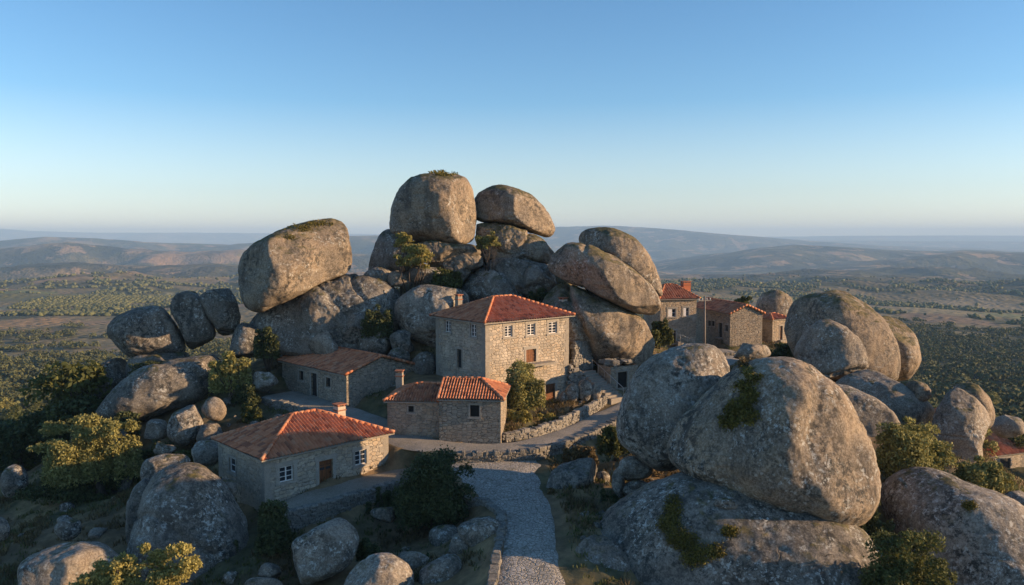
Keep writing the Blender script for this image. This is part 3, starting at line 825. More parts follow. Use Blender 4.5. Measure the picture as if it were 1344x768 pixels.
def boulder(label, outline, Y, thick, mat='rock', seed=1, sub=6, p=2.3, rough=1.0, crag=0.0, facets=0, fsoft=.02, cuts=(), grooves=(), group='granite boulders', cat='boulder', name='boulder', front=1.0, lump=0.035):
    """outline: the rock's profile as photograph pixels at Y metres; thick: half its depth in metres along the sight line.
    cuts: (right, up, towards camera, fraction, softness) flattens a side; grooves: (right, up, towards, offset, width, depth) cracks."""
    pts = np.array(outline, float)
    x0, y0 = pts[:, 0], pts[:, 1]
    x1, y1 = np.roll(x0, -1), np.roll(y0, -1)
    cr = x0 * y1 - x1 * y0
    Ar = cr.sum() / 2
    cu, cv = ((x0 + x1) * cr).sum() / (6 * Ar), ((y0 + y1) * cr).sum() / (6 * Ar)
    a, b, w = frame_at(cu, cv)
    C = P(cu, cv, Y)
    O = np.array([0, 0, CZ]); dist = np.dot(C - O, w)
    q = []
    for u, v in pts:
        r = ray(u, v); h = O + r * (dist / np.dot(r, w)) - C
        q.append((np.dot(h, a), np.dot(h, b)))
    q = np.array(q)
    # smooth closed profile, then radius by angle
    n = len(q); dense = []
    for k in range(n):
        p0, p1, p2, p3 = q[k - 1], q[k], q[(k + 1) % n], q[(k + 2) % n]
        for s in np.linspace(0, 1, 10, endpoint=False):
            dense.append(0.5 * (2 * p1 + (p2 - p0) * s + (2 * p0 - 5 * p1 + 4 * p2 - p3) * s * s + (3 * p1 - p0 - 3 * p2 + p3) * s ** 3))
    dense = np.array(dense)
    th = np.arctan2(dense[:, 1], dense[:, 0]); rr = np.hypot(dense[:, 0], dense[:, 1])
    o = np.argsort(th); th, rr = th[o], rr[o]
    tg = np.linspace(-math.pi, math.pi, 361)
    rg = np.interp(tg, np.concatenate((th - 2 * math.pi, th, th + 2 * math.pi)), np.tile(rr, 3))
    for _ in range(3):
        rg[:-1] = (np.roll(rg[:-1], 1) + 2 * rg[:-1] + np.roll(rg[:-1], -1)) / 4
        rg[-1] = rg[0]
    d, f = ico(sub)
    rho = np.hypot(d[:, 0], d[:, 1]); ph = np.arctan2(d[:, 1], d[:, 0])
    k = (rho ** p + np.abs(d[:, 2]) ** p) ** (-1 / p)
    R = np.interp(ph, tg, rg)
    S = float(np.sqrt(abs(Ar))) * dist / FPX           # rock size in metres
    near = rho / (rho + 0.25)
    Rm = float(rg.mean())
    R = Rm + (R - Rm) * (rho * k) ** 0.6               # rounder towards the middle of the face
    z = d[:, 2] * k * thick * np.where(d[:, 2] > 0, front, 1.0)     # + is towards the camera
    L = np.stack([R * rho * k * np.cos(ph), R * rho * k * np.sin(ph), z], 1)
    for ca, cb, cc, fr, soft in cuts:
        nn = np.array([ca, cb, cc], float); nn /= np.linalg.norm(nn)
        s = L @ nn; lim = s.max() * fr; e = s - lim; kk = soft * S
        L = L - nn * (0.5 * (e + np.sqrt(e * e + kk * kk)) * (e > -3 * kk))[:, None]
    fr_ = np.random.default_rng(seed + 900)
    for _ in range(facets):
        nn = fr_.normal(size=3) * [1, 1, .9]; nn[2] = abs(nn[2]); nn /= np.linalg.norm(nn)
        s = L @ nn; lim = s.max() * fr_.uniform(.74, .93); e = s - lim; kk = fsoft * S
        L = L - nn * (0.5 * (e + np.sqrt(e * e + kk * kk)) * (e > -3 * kk))[:, None]
    for ga, gb, gc, off, wd, dp in grooves:
        nn = np.array([ga, gb, gc], float); nn /= np.linalg.norm(nn)
        wob = 0.05 * S * fbm(L[:, 0] / S * 3, L[:, 1] / S * 3, L[:, 2] / S * 3, 3, seed + 70)
        s = (L @ nn + wob - off * S) / wd
        ln = L / (np.linalg.norm(L, axis=1)[:, None] + 1e-9)
        L = L - ln * (dp * np.exp(-s * s))[:, None]
    ln = L / (np.linalg.norm(L, axis=1)[:, None] + 1e-9)
    g = L / S
    sd = seed * 3.71
    dn = lump * S * fbm(g[:, 0] * 2.0 + sd, g[:, 1] * 2.0, g[:, 2] * 2.0 - sd, 3, seed) + 0.06 * rough * fbm(L[:, 0] * 0.9, L[:, 1] * 0.9 + sd, L[:, 2] * 0.9, 3, seed + 9)
    fine = fbm(L[:, 0] * 3.1, L[:, 1] * 3.1, L[:, 2] * 3.1 + sd, 3, seed + 19)
    dn = dn + 0.022 * rough * fine - 0.05 * rough * np.clip(fbm(L[:, 0] * 0.8, L[:, 1] * 2.2, L[:, 2] * 0.8, 3, seed + 29) - 0.25, 0, 1) * 2
    if crag:
        cr_ = np.abs(fbm(L[:, 0] * .75 + L[:, 1] * .4 + sd, L[:, 1] * .35 - L[:, 0] * .3, L[:, 2] * .6, 4, seed + 39))
        dn = dn + crag * (.35 - np.minimum(cr_, .7)) + crag * .35 * np.floor(3 * fbm(L[:, 0] * .5, L[:, 1] * .5 + sd, L[:, 2] * .5, 2, seed + 49)) * .33
    L = L + ln * dn[:, None]
    W = C[None] + L[:, 0:1] * a + L[:, 1:2] * b - L[:, 2:3] * w
    loc = (float(C[0]), float(C[1]), float(W[:, 2].min()))
    # the icosphere's orientation: right, up, towards = right-handed
    ob = raw_mesh(name, W, f, M[mat], loc=loc, smooth=True)
    return tag(ob, label, cat, group)

B = boulder
HI = 7
tower = B('tallest boulder, upright and block-shaped, crowning the hilltop', [(513, 300), (515, 270), (521, 250), (538, 233), (560, 226), (588, 223), (607, 229), (619, 244), (625, 265), (627, 290), (624, 310), (612, 321), (590, 322), (560, 317), (535, 313), (518, 308)],
  78, 4.4, 'rock_warm', 3, HI, 2.9, cuts=[(-0.42, 0.02, 0.9, 0.86, .05), (0.80, 0.0, 0.60, 0.78, .03), (0.1, 1, 0.1, 0.9, .05)])
tower2 = B('egg-like boulder leaning against the tall upright one on the summit', [(618, 275), (628, 255), (648, 245), (672, 246), (697, 256), (713, 271), (723, 288), (727, 301), (719, 311), (700, 307), (675, 298), (650, 293), (630, 291)],
  82, 4.6, 'rock_warm', 5, HI, 2.4, cuts=[(-0.55, 0.25, 0.8, 0.80, .05), (0.6, 0.2, 0.77, 0.84, .04)])
B('broad cracked boulder wedged under the egg-like summit boulder', [(612, 318), (626, 296), (645, 291), (680, 300), (712, 312), (728, 325), (730, 340), (715, 350), (680, 352), (645, 345), (622, 335)],
  79.5, 3.6, 'rock_warm', 8, HI, 2.5, facets=6, fsoft=0.02, cuts=[(-.6, .1, .8, .8, .04)], grooves=[(1, -0.4, 0, 0.25, 0.22, 0.3), (0.3, 1, 0, -0.15, 0.18, 0.25)], crag=.2)
B('rounded shoulder boulder at the left foot of the tallest boulder', [(484, 350), (490, 325), (500, 307), (512, 300), (528, 305), (545, 318), (550, 340), (540, 362), (510, 368), (490, 365)], 77.5, 2.6, 'rock_dark', 12, 6, 2.4, facets=4, fsoft=0.03, cuts=[(-.5, .2, .8, .85, .06)])
B('flat slab that the tallest boulder stands on', [(520, 322), (545, 313), (590, 318), (622, 322), (630, 334), (610, 345), (570, 345), (530, 340)], 77.0, 3.2, 'rock_warm', 14, 6, 2.7, facets=6, fsoft=0.015, crag=.25)
B('small boulder with a sunlit top below the summit bushes', [(508, 368), (512, 358), (522, 355), (534, 360), (537, 370), (528, 376), (514, 376)], 74, 0.8, 'rock', 15, 5)
lean = B('huge leaning boulder with a flat sunlit face, on the left slope', [(311, 355), (316, 335), (331, 317), (356, 303), (385, 294), (415, 288), (440, 287), (451, 296), (455, 320), (457, 345), (450, 358), (420, 373), (390, 389), (360, 403), (340, 411), (325, 406), (315, 387)],
  72, 4.6, 'rock_warm', 21, HI, 2.6, facets=2, fsoft=0.03, cuts=[(0.56, -0.10, 0.82, 0.66, .02), (-.7, .1, .7, .86, .05), (-0.35, 0.93, 0.15, 0.93, .04)])
B('long dark bedrock slab that carries the huge leaning boulder', [(308, 440), (322, 415), (350, 399), (395, 385), (440, 365), (480, 362), (512, 374), (528, 405), (540, 445), (520, 466), (480, 470), (430, 470), (380, 465), (345, 455)],
  73.0, 4.4, 'rock_dark', 23, HI, 2.4, facets=9, fsoft=0.02, grooves=[(0.8, 0.6, 0, 0.10, 0.2, 0.2), (0.9, 0.3, 0, 0.33, 0.25, 0.35)], lump=0.06, crag=.16, rough=1.6)
B('tumbled blocky boulder at the left edge of the dark slab', [(300, 455), (306, 432), (325, 420), (345, 428), (352, 450), (340, 470), (312, 472)], 71, 1.8, 'rock_dark', 24, 6, facets=7, fsoft=0.012)
B('leftmost barrel-shaped boulder of the three standing on the left ridge', [(139, 435), (148, 418), (170, 408), (200, 402), (216, 403), (232, 420), (241, 445), (242, 460), (232, 468), (210, 471), (175, 470), (150, 464)],
  72, 2.9, 'rock_dark', 31, HI, 2.5, facets=4, fsoft=0.03, cuts=[(.3, .1, .9, .85, .05), (.8, .5, .1, .9, .05)])
B('tilted slab-shaped boulder in the middle of the three on the left ridge', [(222, 402), (231, 386), (250, 380), (261, 384), (274, 410), (283, 438), (270, 455), (249, 461), (240, 442), (229, 420)], 72.5, 1.9, 'rock_dark', 32, 6, 3.0, facets=5, fsoft=0.02, cuts=[(-.3, .1, .9, .8, .04)])
B('tilted squarish boulder nearest the huge leaning one on the left ridge', [(262, 391), (277, 379), (295, 376), (308, 390), (314, 414), (311, 434), (292, 442), (279, 424), (268, 404)], 72.8, 1.9, 'rock_dark', 33, 6, 3.0, facets=5, fsoft=0.02, cuts=[(-.3, .1, .9, .8, .04)])
B('long whale-backed boulder below the three ridge boulders', [(125, 545), (140, 520), (165, 496), (205, 476), (250, 468), (282, 466), (293, 485), (286, 512), (262, 527), (222, 537), (190, 552), (150, 556)],
  67, 3.2, 'rock_dark', 35, HI, 2.3, grooves=[(0.5, 1, 0, 0.28, 0.25, 0.25)])
B('slanting boulder at the far left, behind the whale-backed one', [(88, 535), (100, 508), (125, 482), (155, 468), (172, 480), (160, 505), (135, 530), (105, 548)], 71, 2.2, 'rock_dark', 36, 6, facets=6, fsoft=0.02)
B('low dark boulder under the barrel-shaped ridge boulder', [(160, 490), (170, 470), (205, 464), (245, 462), (262, 472), (240, 485), (200, 492), (170, 498)], 71.5, 2.4, 'rock_dark', 37, 6, facets=6, fsoft=0.015)
B('upright oval boulder under the right end of the whale-backed one', [(220, 570), (224, 545), (240, 530), (258, 532), (268, 550), (262, 572), (246, 584), (230, 582)], 60, 1.3, 'rock_lichen', 38, 6, facets=3, fsoft=0.03)
B('small squat boulder left of the upright oval one', [(189, 572), (194, 555), (208, 548), (219, 555), (220, 572), (208, 580), (195, 580)], 60.5, 0.9, 'rock', 39, 5, facets=4, fsoft=0.02)
B('round grey boulder by the bush on the left slope', [(264, 538), (270, 526), (283, 522), (294, 530), (296, 545), (286, 554), (272, 550)], 61, 0.9, 'rock', 40, 5)
B('angular boulder right of the upright oval one', [(258, 578), (264, 560), (276, 552), (290, 560), (288, 580), (272, 590)], 59, 0.9, 'rock_dark', 41, 5, 2.8, facets=6, fsoft=0.015)
B('boulder touching the back corner of the nearest house', [(248, 600), (254, 584), (270, 576), (288, 580), (292, 600), (276, 612), (258, 612)], 53, 0.9, 'rock_lichen', 42, 5, 2.6, facets=5, fsoft=0.015)
B('broad domed bedrock boulder below the nearest house, lower left', [(164, 740), (170, 690), (184, 648), (205, 620), (240, 606), (272, 614), (302, 645), (326, 685), (334, 735), (322, 800), (280, 840), (220, 840), (180, 800)],
  44.5, 3.3, 'rock_dark', 43, HI, 2.2, grooves=[(0.6, 0.8, 0, 0.05, 0.18, 0.22), (0.9, -0.3, 0, -0.42, 0.15, 0.3)])
B('narrow upright boulder split from the broad domed one, lower left', [(163, 700), (166, 665), (176, 640), (192, 628), (200, 640), (190, 670), (182, 705), (172, 722)], 46, 1.0, 'rock_dark', 44, 6, 2.5, facets=5, fsoft=0.02)
B('oblong boulder resting above the broad domed one, lower left', [(186, 628), (192, 606), (215, 598), (246, 597), (250, 610), (232, 622), (208, 636), (192, 640)], 49, 1.2, 'rock_lichen', 45, 6, 2.5, facets=5, fsoft=0.02)
B('low boulder at the nearest house wall foot', [(264, 656), (270, 642), (290, 636), (306, 648), (300, 662), (280, 668)], 47.5, 0.7, 'rock_lichen', 46, 5, facets=6, fsoft=0.012)
B('wide flat boulder in the bottom left corner', [(22, 750), (42, 726), (85, 711), (130, 711), (152, 724), (164, 745), (140, 775), (70, 795), (35, 785)], 41, 2.6, 'rock_lichen', 47, 6, 2.3, facets=4, fsoft=0.03)
B('small round boulder on the brown slope, lower left', [(71, 695), (76, 683), (90, 679), (103, 684), (106, 697), (98, 707), (80, 707)], 46, 0.75, 'rock_lichen', 48, 5)
B('small boulder cut by the left edge of the photo', [(-20, 700), (-15, 682), (2, 680), (12, 690), (11, 706), (-5, 714)], 46, 0.8, 'rock_lichen', 49, 5)
B('dark boulder half hidden by the left edge trees', [(0, 640), (4, 620), (20, 610), (34, 618), (36, 640), (22, 652), (8, 652)], 60, 1.2, 'rock_dark', 50, 5)
B('rounded boulder behind the tall hip-roofed house, sunlit on one side', [(518, 408), (524, 390), (545, 376), (575, 370), (600, 372), (614, 385), (618, 410), (612, 440), (596, 456), (572, 458), (548, 448), (528, 432)],
  71.5, 3.3, 'rock_lichen', 51, HI, 2.4, facets=3, fsoft=0.03, cuts=[(.75, .1, .65, .82, .03), (-.3, .1, .9, .9, .06)])
B('grey boulder peeping over the roof of the tall house', [(596, 388), (606, 366), (622, 352), (645, 349), (668, 362), (683, 380), (690, 402), (660, 415), (620, 412)], 76, 3.0, 'rock_dark', 52, 6, 2.4, facets=6, fsoft=0.02, grooves=[(1, 0.2, 0, -0.2, 0.2, 0.25)], crag=.2)
B('dark boulder under the cracked summit boulder', [(638, 352), (650, 340), (680, 337), (705, 340), (722, 352), (735, 375), (722, 395), (690, 390), (660, 375)], 77, 2.8, 'rock_dark', 53, 6, facets=7, fsoft=0.015, crag=.3)
B('wedge of rock between the summit and the house boulder', [(570, 350), (580, 338), (605, 336), (620, 345), (612, 365), (590, 378), (572, 372)], 76.5, 1.8, 'rock_dark', 54, 6, facets=7, fsoft=0.012, crag=.25)
B('dark low boulder left of the summit bushes', [(470, 385), (476, 362), (495, 350), (512, 356), (516, 380), (500, 398), (480, 400)], 75, 1.8, 'rock_dark', 55, 6, facets=7, fsoft=0.012, crag=.25)
B('pale slab just below the tallest boulder', [(560, 345), (568, 330), (595, 326), (628, 334), (636, 345), (620, 354), (585, 356)], 76.2, 1.6, 'rock', 56, 6, facets=7, fsoft=0.012, crag=.2)
B('long tilted boulder on top of the stack beside the tall house', [(719, 352), (727, 331), (746, 318), (772, 322), (800, 335), (835, 355), (860, 380), (868, 400), (862, 415), (842, 413), (802, 396), (766, 379), (738, 368)],
  72, 4.0, 'rock_warm', 61, HI, 2.5, facets=2, fsoft=0.03, cuts=[(.5, .1, .85, .8, .03), (-.6, .2, .75, .85, .05)], grooves=[(1, -0.1, 0, -0.33, 0.2, 0.22)])
B('curved boulder lying across the back of the tilted stack boulder', [(759, 315), (768, 303), (790, 298), (815, 303), (840, 318), (856, 340), (865, 365), (868, 388), (850, 378), (820, 356), (790, 335), (768, 325)], 75.5, 3.4, 'rock_warm', 62, HI, 2.4, cuts=[(.4, .3, .85, .85, .04), (-.6, .3, .7, .85, .05)])
B('bottom boulder of the stack beside the tall house, split by a hollow', [(708, 405), (716, 380), (735, 367), (768, 380), (808, 398), (845, 418), (858, 440), (860, 460), (840, 480), (800, 486), (765, 485), (738, 470), (715, 440)],
  72.5, 4.0, 'rock_warm', 63, HI, 2.5, facets=4, fsoft=0.03, cuts=[(.35, .05, .93, .85, .04)], grooves=[(1, 0.35, 0, -0.14, 0.35, 0.7)])
B('lichen-mottled boulder pressed against the giant dome on its left', [(808, 568), (812, 540), (824, 506), (840, 481), (866, 463), (896, 455), (926, 455), (950, 461), (958, 475), (956, 500), (945, 540), (925, 580), (900, 612), (870, 618), (838, 602), (816, 586)],
  46.5, 3.3, 'rock_lichen', 71, HI, 2.5, cuts=[(.7, .35, .6, .86, .04), (-.3, .1, .9, .9, .05)])
giant = B('giant dome-shaped boulder with a plant streak, right foreground', [(880, 582), (889, 556), (918, 526), (952, 492), (988, 475), (1026, 471), (1070, 484), (1102, 510), (1132, 555), (1151, 602), (1158, 640), (1151, 670), (1126, 689), (1090, 694), (1040, 686), (990, 666), (940, 641), (900, 620), (883, 602)],
  41, 4.9, 'rock_giant', 73, HI, 2.35, cuts=[(.66, .12, .74, .84, .025), (-.50, .22, .84, .84, .03)], grooves=[(.9, -.1, .1, .20, .5, .22)], lump=0.03)
slab = B('vast bedrock dome under the giant boulder, bottom right', [(728, 830), (744, 775), (758, 735), (785, 692), (818, 661), (866, 640), (920, 628), (990, 640), (1060, 662), (1125, 688), (1185, 730), (1225, 800), (1200, 880), (1100, 940), (900, 950), (780, 910)],
  39, 5.5, 'rock_dark', 74, HI, 2.1, cuts=[(.8, .5, .35, .9, .03)], lump=0.03)
B('low sloping ledge between the path edge and the vast bedrock dome', [(738, 800), (744, 762), (756, 728), (778, 704), (806, 712), (836, 752), (840, 800), (800, 840), (760, 835)], 37.6, 1.7, 'rock_dark', 77, 6, 2.5, facets=3, fsoft=.03)
def surface_y(ob, u, v):
    me = ob.data; co = np.empty(len(me.vertices) * 3); me.vertices.foreach_get('co', co); co = co.reshape(-1, 3) + np.array(ob.location)
    bvh = BVHTree.FromPolygons([Vector(q) for q in co], [tuple(p.vertices) for p in me.polygons])
    d = ray(u, v); hit = bvh.ray_cast(Vector((0, 0, CZ)), Vector(d / np.linalg.norm(d)))[0]
    return hit.y if hit else None
B('small stone wedged beneath the giant boulder', [(938, 664), (941, 654), (955, 654), (968, 661), (966, 669), (948, 671)], (surface_y(slab, 955, 664) or 38) + .1, 0.35, 'rock', 75, 4, 3)
rightfg = B('large rounded boulder in the bottom right corner, half sunlit', [(1160, 645), (1172, 628), (1196, 617), (1232, 616), (1285, 634), (1344, 664), (1420, 720), (1440, 800), (1380, 900), (1290, 900), (1225, 830), (1185, 740), (1164, 675)],
  39.5, 4.2, 'rock_lichen', 76, HI, 2.3, cuts=[(.62, .42, .66, .84, .02)], lump=0.04)
B('tall whale-like boulder with moss on top, right of the far houses', [(1030, 432), (1033, 405), (1050, 388), (1085, 379), (1112, 385), (1150, 410), (1174, 440), (1184, 470), (1176, 496), (1150, 506), (1110, 508), (1065, 490), (1040, 465)],
  72, 4.9, 'rock_warm', 81, HI, 2.4, cuts=[(.5, .1, .85, .88, .06), (-.6, .2, .75, .86, .05)])
B('rear boulder hugging the right side of the mossy whale-like one', [(1150, 430), (1166, 414), (1188, 424), (1204, 446), (1209, 470), (1200, 491), (1180, 500), (1155, 490)], 75, 3.3, 'rock_warm', 82, 6, 2.4, facets=2, fsoft=0.04)
B('blocky boulder with a broken foot in front of the mossy whale-like one', [(1044, 465), (1054, 437), (1074, 421), (1100, 424), (1130, 444), (1140, 470), (1136, 495), (1115, 506), (1080, 502), (1054, 488)], 66.5, 2.8, 'rock', 83, HI, 2.6, facets=3, fsoft=0.03, cuts=[(.6, .2, .75, .84, .04), (-.5, .1, .85, .85, .05)], grooves=[(-.2, 1, 0, -.28, .12, .25)])
B('long sloping slab behind the giant dome, on its right', [(1095, 512), (1118, 490), (1142, 485), (1182, 502), (1222, 530), (1224, 552), (1210, 575), (1180, 572), (1140, 545)], 61.5, 2.9, 'rock', 84, 6, 2.4, facets=4, fsoft=0.03, cuts=[(.4, .5, .75, .85, .05)])
B('low rounded boulder appearing over the giant dome flank', [(1070, 520), (1085, 506), (1112, 507), (1150, 525), (1178, 550), (1182, 575), (1150, 590), (1110, 570)], 53.5, 2.5, 'rock', 85, 6, 2.3, facets=3, fsoft=0.03)
B('pointed upright boulder near the right edge', [(1216, 585), (1224, 548), (1242, 517), (1258, 508), (1278, 520), (1302, 542), (1300, 560), (1290, 582), (1287, 610), (1255, 616), (1225, 606)], 54.5, 2.4, 'rock', 86, HI, 2.6, facets=4, fsoft=0.025, cuts=[(.55, .1, .83, .82, .03), (-.4, .1, .9, .85, .05)])
B('rounded boulder just behind the pointed upright one', [(1252, 512), (1266, 504), (1284, 506), (1302, 528), (1305, 548), (1295, 562), (1270, 550)], 58, 2.0, 'rock_warm', 87, 6)
B('half buried boulder in the scrub below the rear boulder', [(1188, 515), (1192, 502), (1205, 498), (1218, 506), (1222, 522), (1208, 530), (1194, 526)], 60, 1.0, 'rock_warm', 88, 5, facets=4, fsoft=0.02)
B('low flat boulder by the red-roofed houses on the right edge', [(1300, 560), (1306, 547), (1322, 543), (1340, 550), (1346, 566), (1325, 574), (1308, 572)], 96, 1.8, 'rock', 89, 5, facets=5, fsoft=0.02)
B('dark boulder at the right frame edge below the scrub', [(1310, 668), (1318, 650), (1340, 645), (1372, 660), (1390, 690), (1360, 700), (1330, 690)], 41, 1.6, 'rock', 90, 5, facets=5, fsoft=0.02)
B('squat round boulder beyond the village houses', [(993, 402), (999, 387), (1016, 381), (1034, 386), (1041, 400), (1040, 425), (1028, 445), (1008, 440), (996, 420)], 101, 2.4, 'rock_warm', 91, 6, 2.5, facets=3, fsoft=0.03, cuts=[(.6, .1, .8, .85, .05)])
B('oblong lichen-spotted boulder at the bottom, below the terrace wall', [(378, 742), (384, 712), (408, 691), (444, 680), (468, 697), (472, 718), (456, 744), (422, 761), (392, 763)], 40.5, 1.7, 'rock_lichen', 101, 6, 2.6, facets=4, fsoft=0.03, cuts=[(.3, .5, .8, .88, .05)])
B('domed boulder cut by the bottom edge of the photo', [(448, 785), (456, 750), (482, 730), (512, 726), (536, 741), (547, 772), (540, 805), (500, 815), (465, 808)], 37.5, 1.6, 'rock_lichen', 102, 6, 2.4, facets=3, fsoft=0.03)
B('egg-shaped boulder at the bottom, beside the path wall', [(549, 770), (553, 748), (572, 732), (596, 729), (606, 742), (600, 764), (580, 782), (558, 782)], 38.5, 1.0, 'rock_lichen', 103, 6, 2.4)
B('speckled boulder in the bend of the path wall under the dark tree', [(590, 720), (600, 694), (622, 680), (650, 676), (664, 688), (662, 712), (645, 734), (615, 745), (596, 738)], 41.5, 1.5, 'rock_lichen', 104, 6, 2.4, facets=4, fsoft=0.03, grooves=[(.8, .6, 0, -.25, .12, .2)])
B('smooth dark boulder in the shade beneath the dark tree', [(560, 718), (565, 696), (585, 688), (604, 696), (606, 716), (590, 730), (570, 730)], 43, 1.0, 'rock_dark', 105, 5, facets=5, fsoft=0.02)
B('grey stone at the foot of the lower bush', [(338, 752), (342, 742), (356, 738), (368, 744), (370, 755), (356, 762), (343, 760)], 40, 0.6, 'rock', 106, 5, facets=5, fsoft=0.015)
B('wide stone on the bottom edge below the lower bush', [(318, 775), (325, 760), (348, 757), (368, 764), (372, 778), (350, 790), (326, 788)], 39, 0.8, 'rock', 107, 5, facets=5, fsoft=0.015)
B('flat blue-grey outcrop right of the path junction', [(714, 640), (719, 622), (735, 610), (762, 601), (782, 603), (788, 618), (775, 640), (752, 656), (730, 664), (718, 656)], 48, 1.6, 'rock_dark', 111, 6, 2.6, facets=4, fsoft=0.015, cuts=[(0, .75, .66, .7, .04)])
B('small knob stone next to the flat outcrop', [(782, 630), (784, 621), (792, 618), (800, 624), (800, 635), (792, 640), (785, 637)], 48.5, 0.4, 'rock_lichen', 112, 4)
B('upper block of the pair stacked by the mottled boulder', [(808, 622), (812, 606), (828, 599), (846, 602), (855, 614), (852, 627), (832, 631), (814, 630)], 46.5, 0.9, 'rock_lichen', 113, 6, 3, facets=4, fsoft=0.02)
B('lower block of the pair stacked by the mottled boulder', [(816, 648), (820, 636), (836, 630), (850, 634), (853, 644), (846, 652), (828, 655)], 46, 0.7, 'rock_lichen', 114, 5, 3, facets=4, fsoft=0.02)
B('thin upright stone beside the stacked pair of blocks', [(804, 645), (804, 625), (811, 614), (818, 622), (819, 640), (815, 656), (807, 656)], 46.2, 0.5, 'rock_lichen', 115, 5, 2.8, facets=5, fsoft=0.015)
B('furrowed boulder along the right edge of the path', [(726, 712), (736, 692), (757, 675), (776, 671), (773, 692), (765, 718), (755, 737), (740, 738), (729, 728)], 42, 1.0, 'rock_lichen', 116, 6, 2.5, facets=5, fsoft=0.02, grooves=[(.8, .7, 0, .05, .1, .2)])
ROW = [('first', 741, 523, 7, 8.5), ('second', 752, 516, 9.5, 13), ('third', 768, 513, 10, 15), ('fourth', 781, 515, 8, 11)]
rowlab = ['smallest low boulder at the left end of the row by the brown cellar door', 'rounded boulder second from the cellar door in the little row', 'tallest boulder of the little row below the steps', 'boulder at the right end of the little row, touching the steps']
for (nm, cu, cv, rx, ry), lb in zip(ROW, rowlab):
    B(lb, [(cu + rx * math.cos(t) * (1 + .1 * math.sin(3 * t + cu)), cv + ry * math.sin(t)) for t in np.linspace(0, 2 * math.pi, 12, endpoint=False)], 64.5, rx / FPX * 64.5, 'rock', int(cu), 5, 2.6)
B('shaded boulder at the back of the sunken yard beside the tall house', [(508, 470), (512, 460), (524, 455), (536, 462), (538, 474), (526, 480), (514, 479)], 68, 0.9, 'rock_dark', 121, 5, facets=5, fsoft=0.015)
B('rounded boulder behind the red-roofed long house', [(470, 452), (476, 436), (495, 428), (512, 438), (514, 458), (498, 470), (478, 468)], 69.5, 1.2, 'rock_dark', 122, 5, facets=4, fsoft=0.02)
B('low boulder between the wall and the tall house yard', [(538, 482), (545, 468), (560, 462), (572, 470), (572, 488), (556, 496), (543, 494)], 68, 1.0, 'rock_dark', 123, 5, facets=5, fsoft=0.015)

OUT = [((372, 448), (18, 16), 71.5, 'dark angular outcrop above the left end of the long house roof'), ((425, 455), (26, 18), 70.5, 'dark angular outcrop rising right behind the long house ridge'),
  ((468, 425), (26, 24), 71.2, 'fractured ledge at the right end of the bedrock slab'), ((500, 405), (20, 22), 72.2, 'fractured upright ledge above the house boulder on its left'),
  ((452, 372), (24, 13), 75.5, 'low fractured ledge between the leaning boulder and the summit'), ((500, 385), (18, 12), 74.5, 'angular block below the left shoulder of the summit'),
  ((552, 362), (28, 13), 75.3, 'broken ledge under the summit bushes'), ((640, 372), (26, 15), 75.0, 'angular block in the hollow above the tall house roof'),
  ((700, 372), (20, 18), 75.6, 'angular block beside the tilted stack boulder'), ((672, 335), (30, 10), 78.3, 'thin broken ledge under the egg-like summit boulder'),
  ((525, 446), (17, 15), 69.0, 'angular rock at the foot of the house boulder'), ((345, 500), (18, 15), 66.5, 'angular rock under the left end of the long house terrace'),
   ((150, 575), (18, 12), 61.5, 'dark rock below the near end of the whale-backed boulder'),
  ((215, 590), (14, 9), 57, 'small dark block below the squat boulder'), ((300, 640), (16, 13), 47.3, 'broken rock at the left foot of the nearest house'),
  ((228, 655), (18, 10), 47.5, 'flat shelf on top of the broad domed bedrock'), ((505, 675), (18, 10), 45.2, 'angular rock under the end of the terrace wall'),
  ((540, 735), (18, 12), 40.2, 'angular rock between the bottom boulders'), ((700, 700), (10, 12), 43.2, 'narrow rock at the right edge of the path'),
  ((1190, 640), (22, 14), 41.5, 'half buried rock between the giant dome and the corner boulder'), ((1080, 520), (20, 12), 47.0, 'angular rock behind the giant dome shoulder'),
  ((985, 462), (22, 10), 62.0, 'low rock in the scrub beyond the giant dome'), ((890, 470), (20, 9), 66.0, 'low rock beyond the mottled boulder')]
for k_, ((cu, cv), (ru, rv), y_, lb_) in enumerate(OUT):
    rg_ = np.random.default_rng(3000 + k_)
    B(lb_, [(cu + ru * (1 + .22 * rg_.normal()) * math.cos(t), cv + rv * (1 + .22 * rg_.normal()) * math.sin(t)) for t in np.linspace(0, 2 * math.pi, 9, endpoint=False)], y_, ru / FPX * y_ * 1.1,
      ['rock_dark', 'rock', 'rock_dark', 'rock_lichen'][k_ % 4], 3000 + k_, 5, 3.2, facets=9, fsoft=.012, crag=.08, group='angular outcrops')

def stone_mesh(seed, sub=4):
    d, f = ico(sub)
    sc_ = np.array([1, RNG.uniform(.7, .95), RNG.uniform(.5, .8)])
    k = (np.abs(d) ** 2.8).sum(1) ** (-1 / 2.8)
    V = d * k[:, None] * sc_
    V = V * (1 + 0.22 * fbm(d[:, 0] * 1.3 + seed, d[:, 1] * 1.3, d[:, 2] * 1.3, 3, seed))[:, None]
    fr_ = np.random.default_rng(seed)
    for _ in range(8):
        nn = fr_.normal(size=3); nn /= np.linalg.norm(nn)
        s = V @ nn; e = s - s.max() * fr_.uniform(.62, .9)
        V = V - nn * np.maximum(e, 0)[:, None]
    V[:, 2] += 0.3
    return V, f

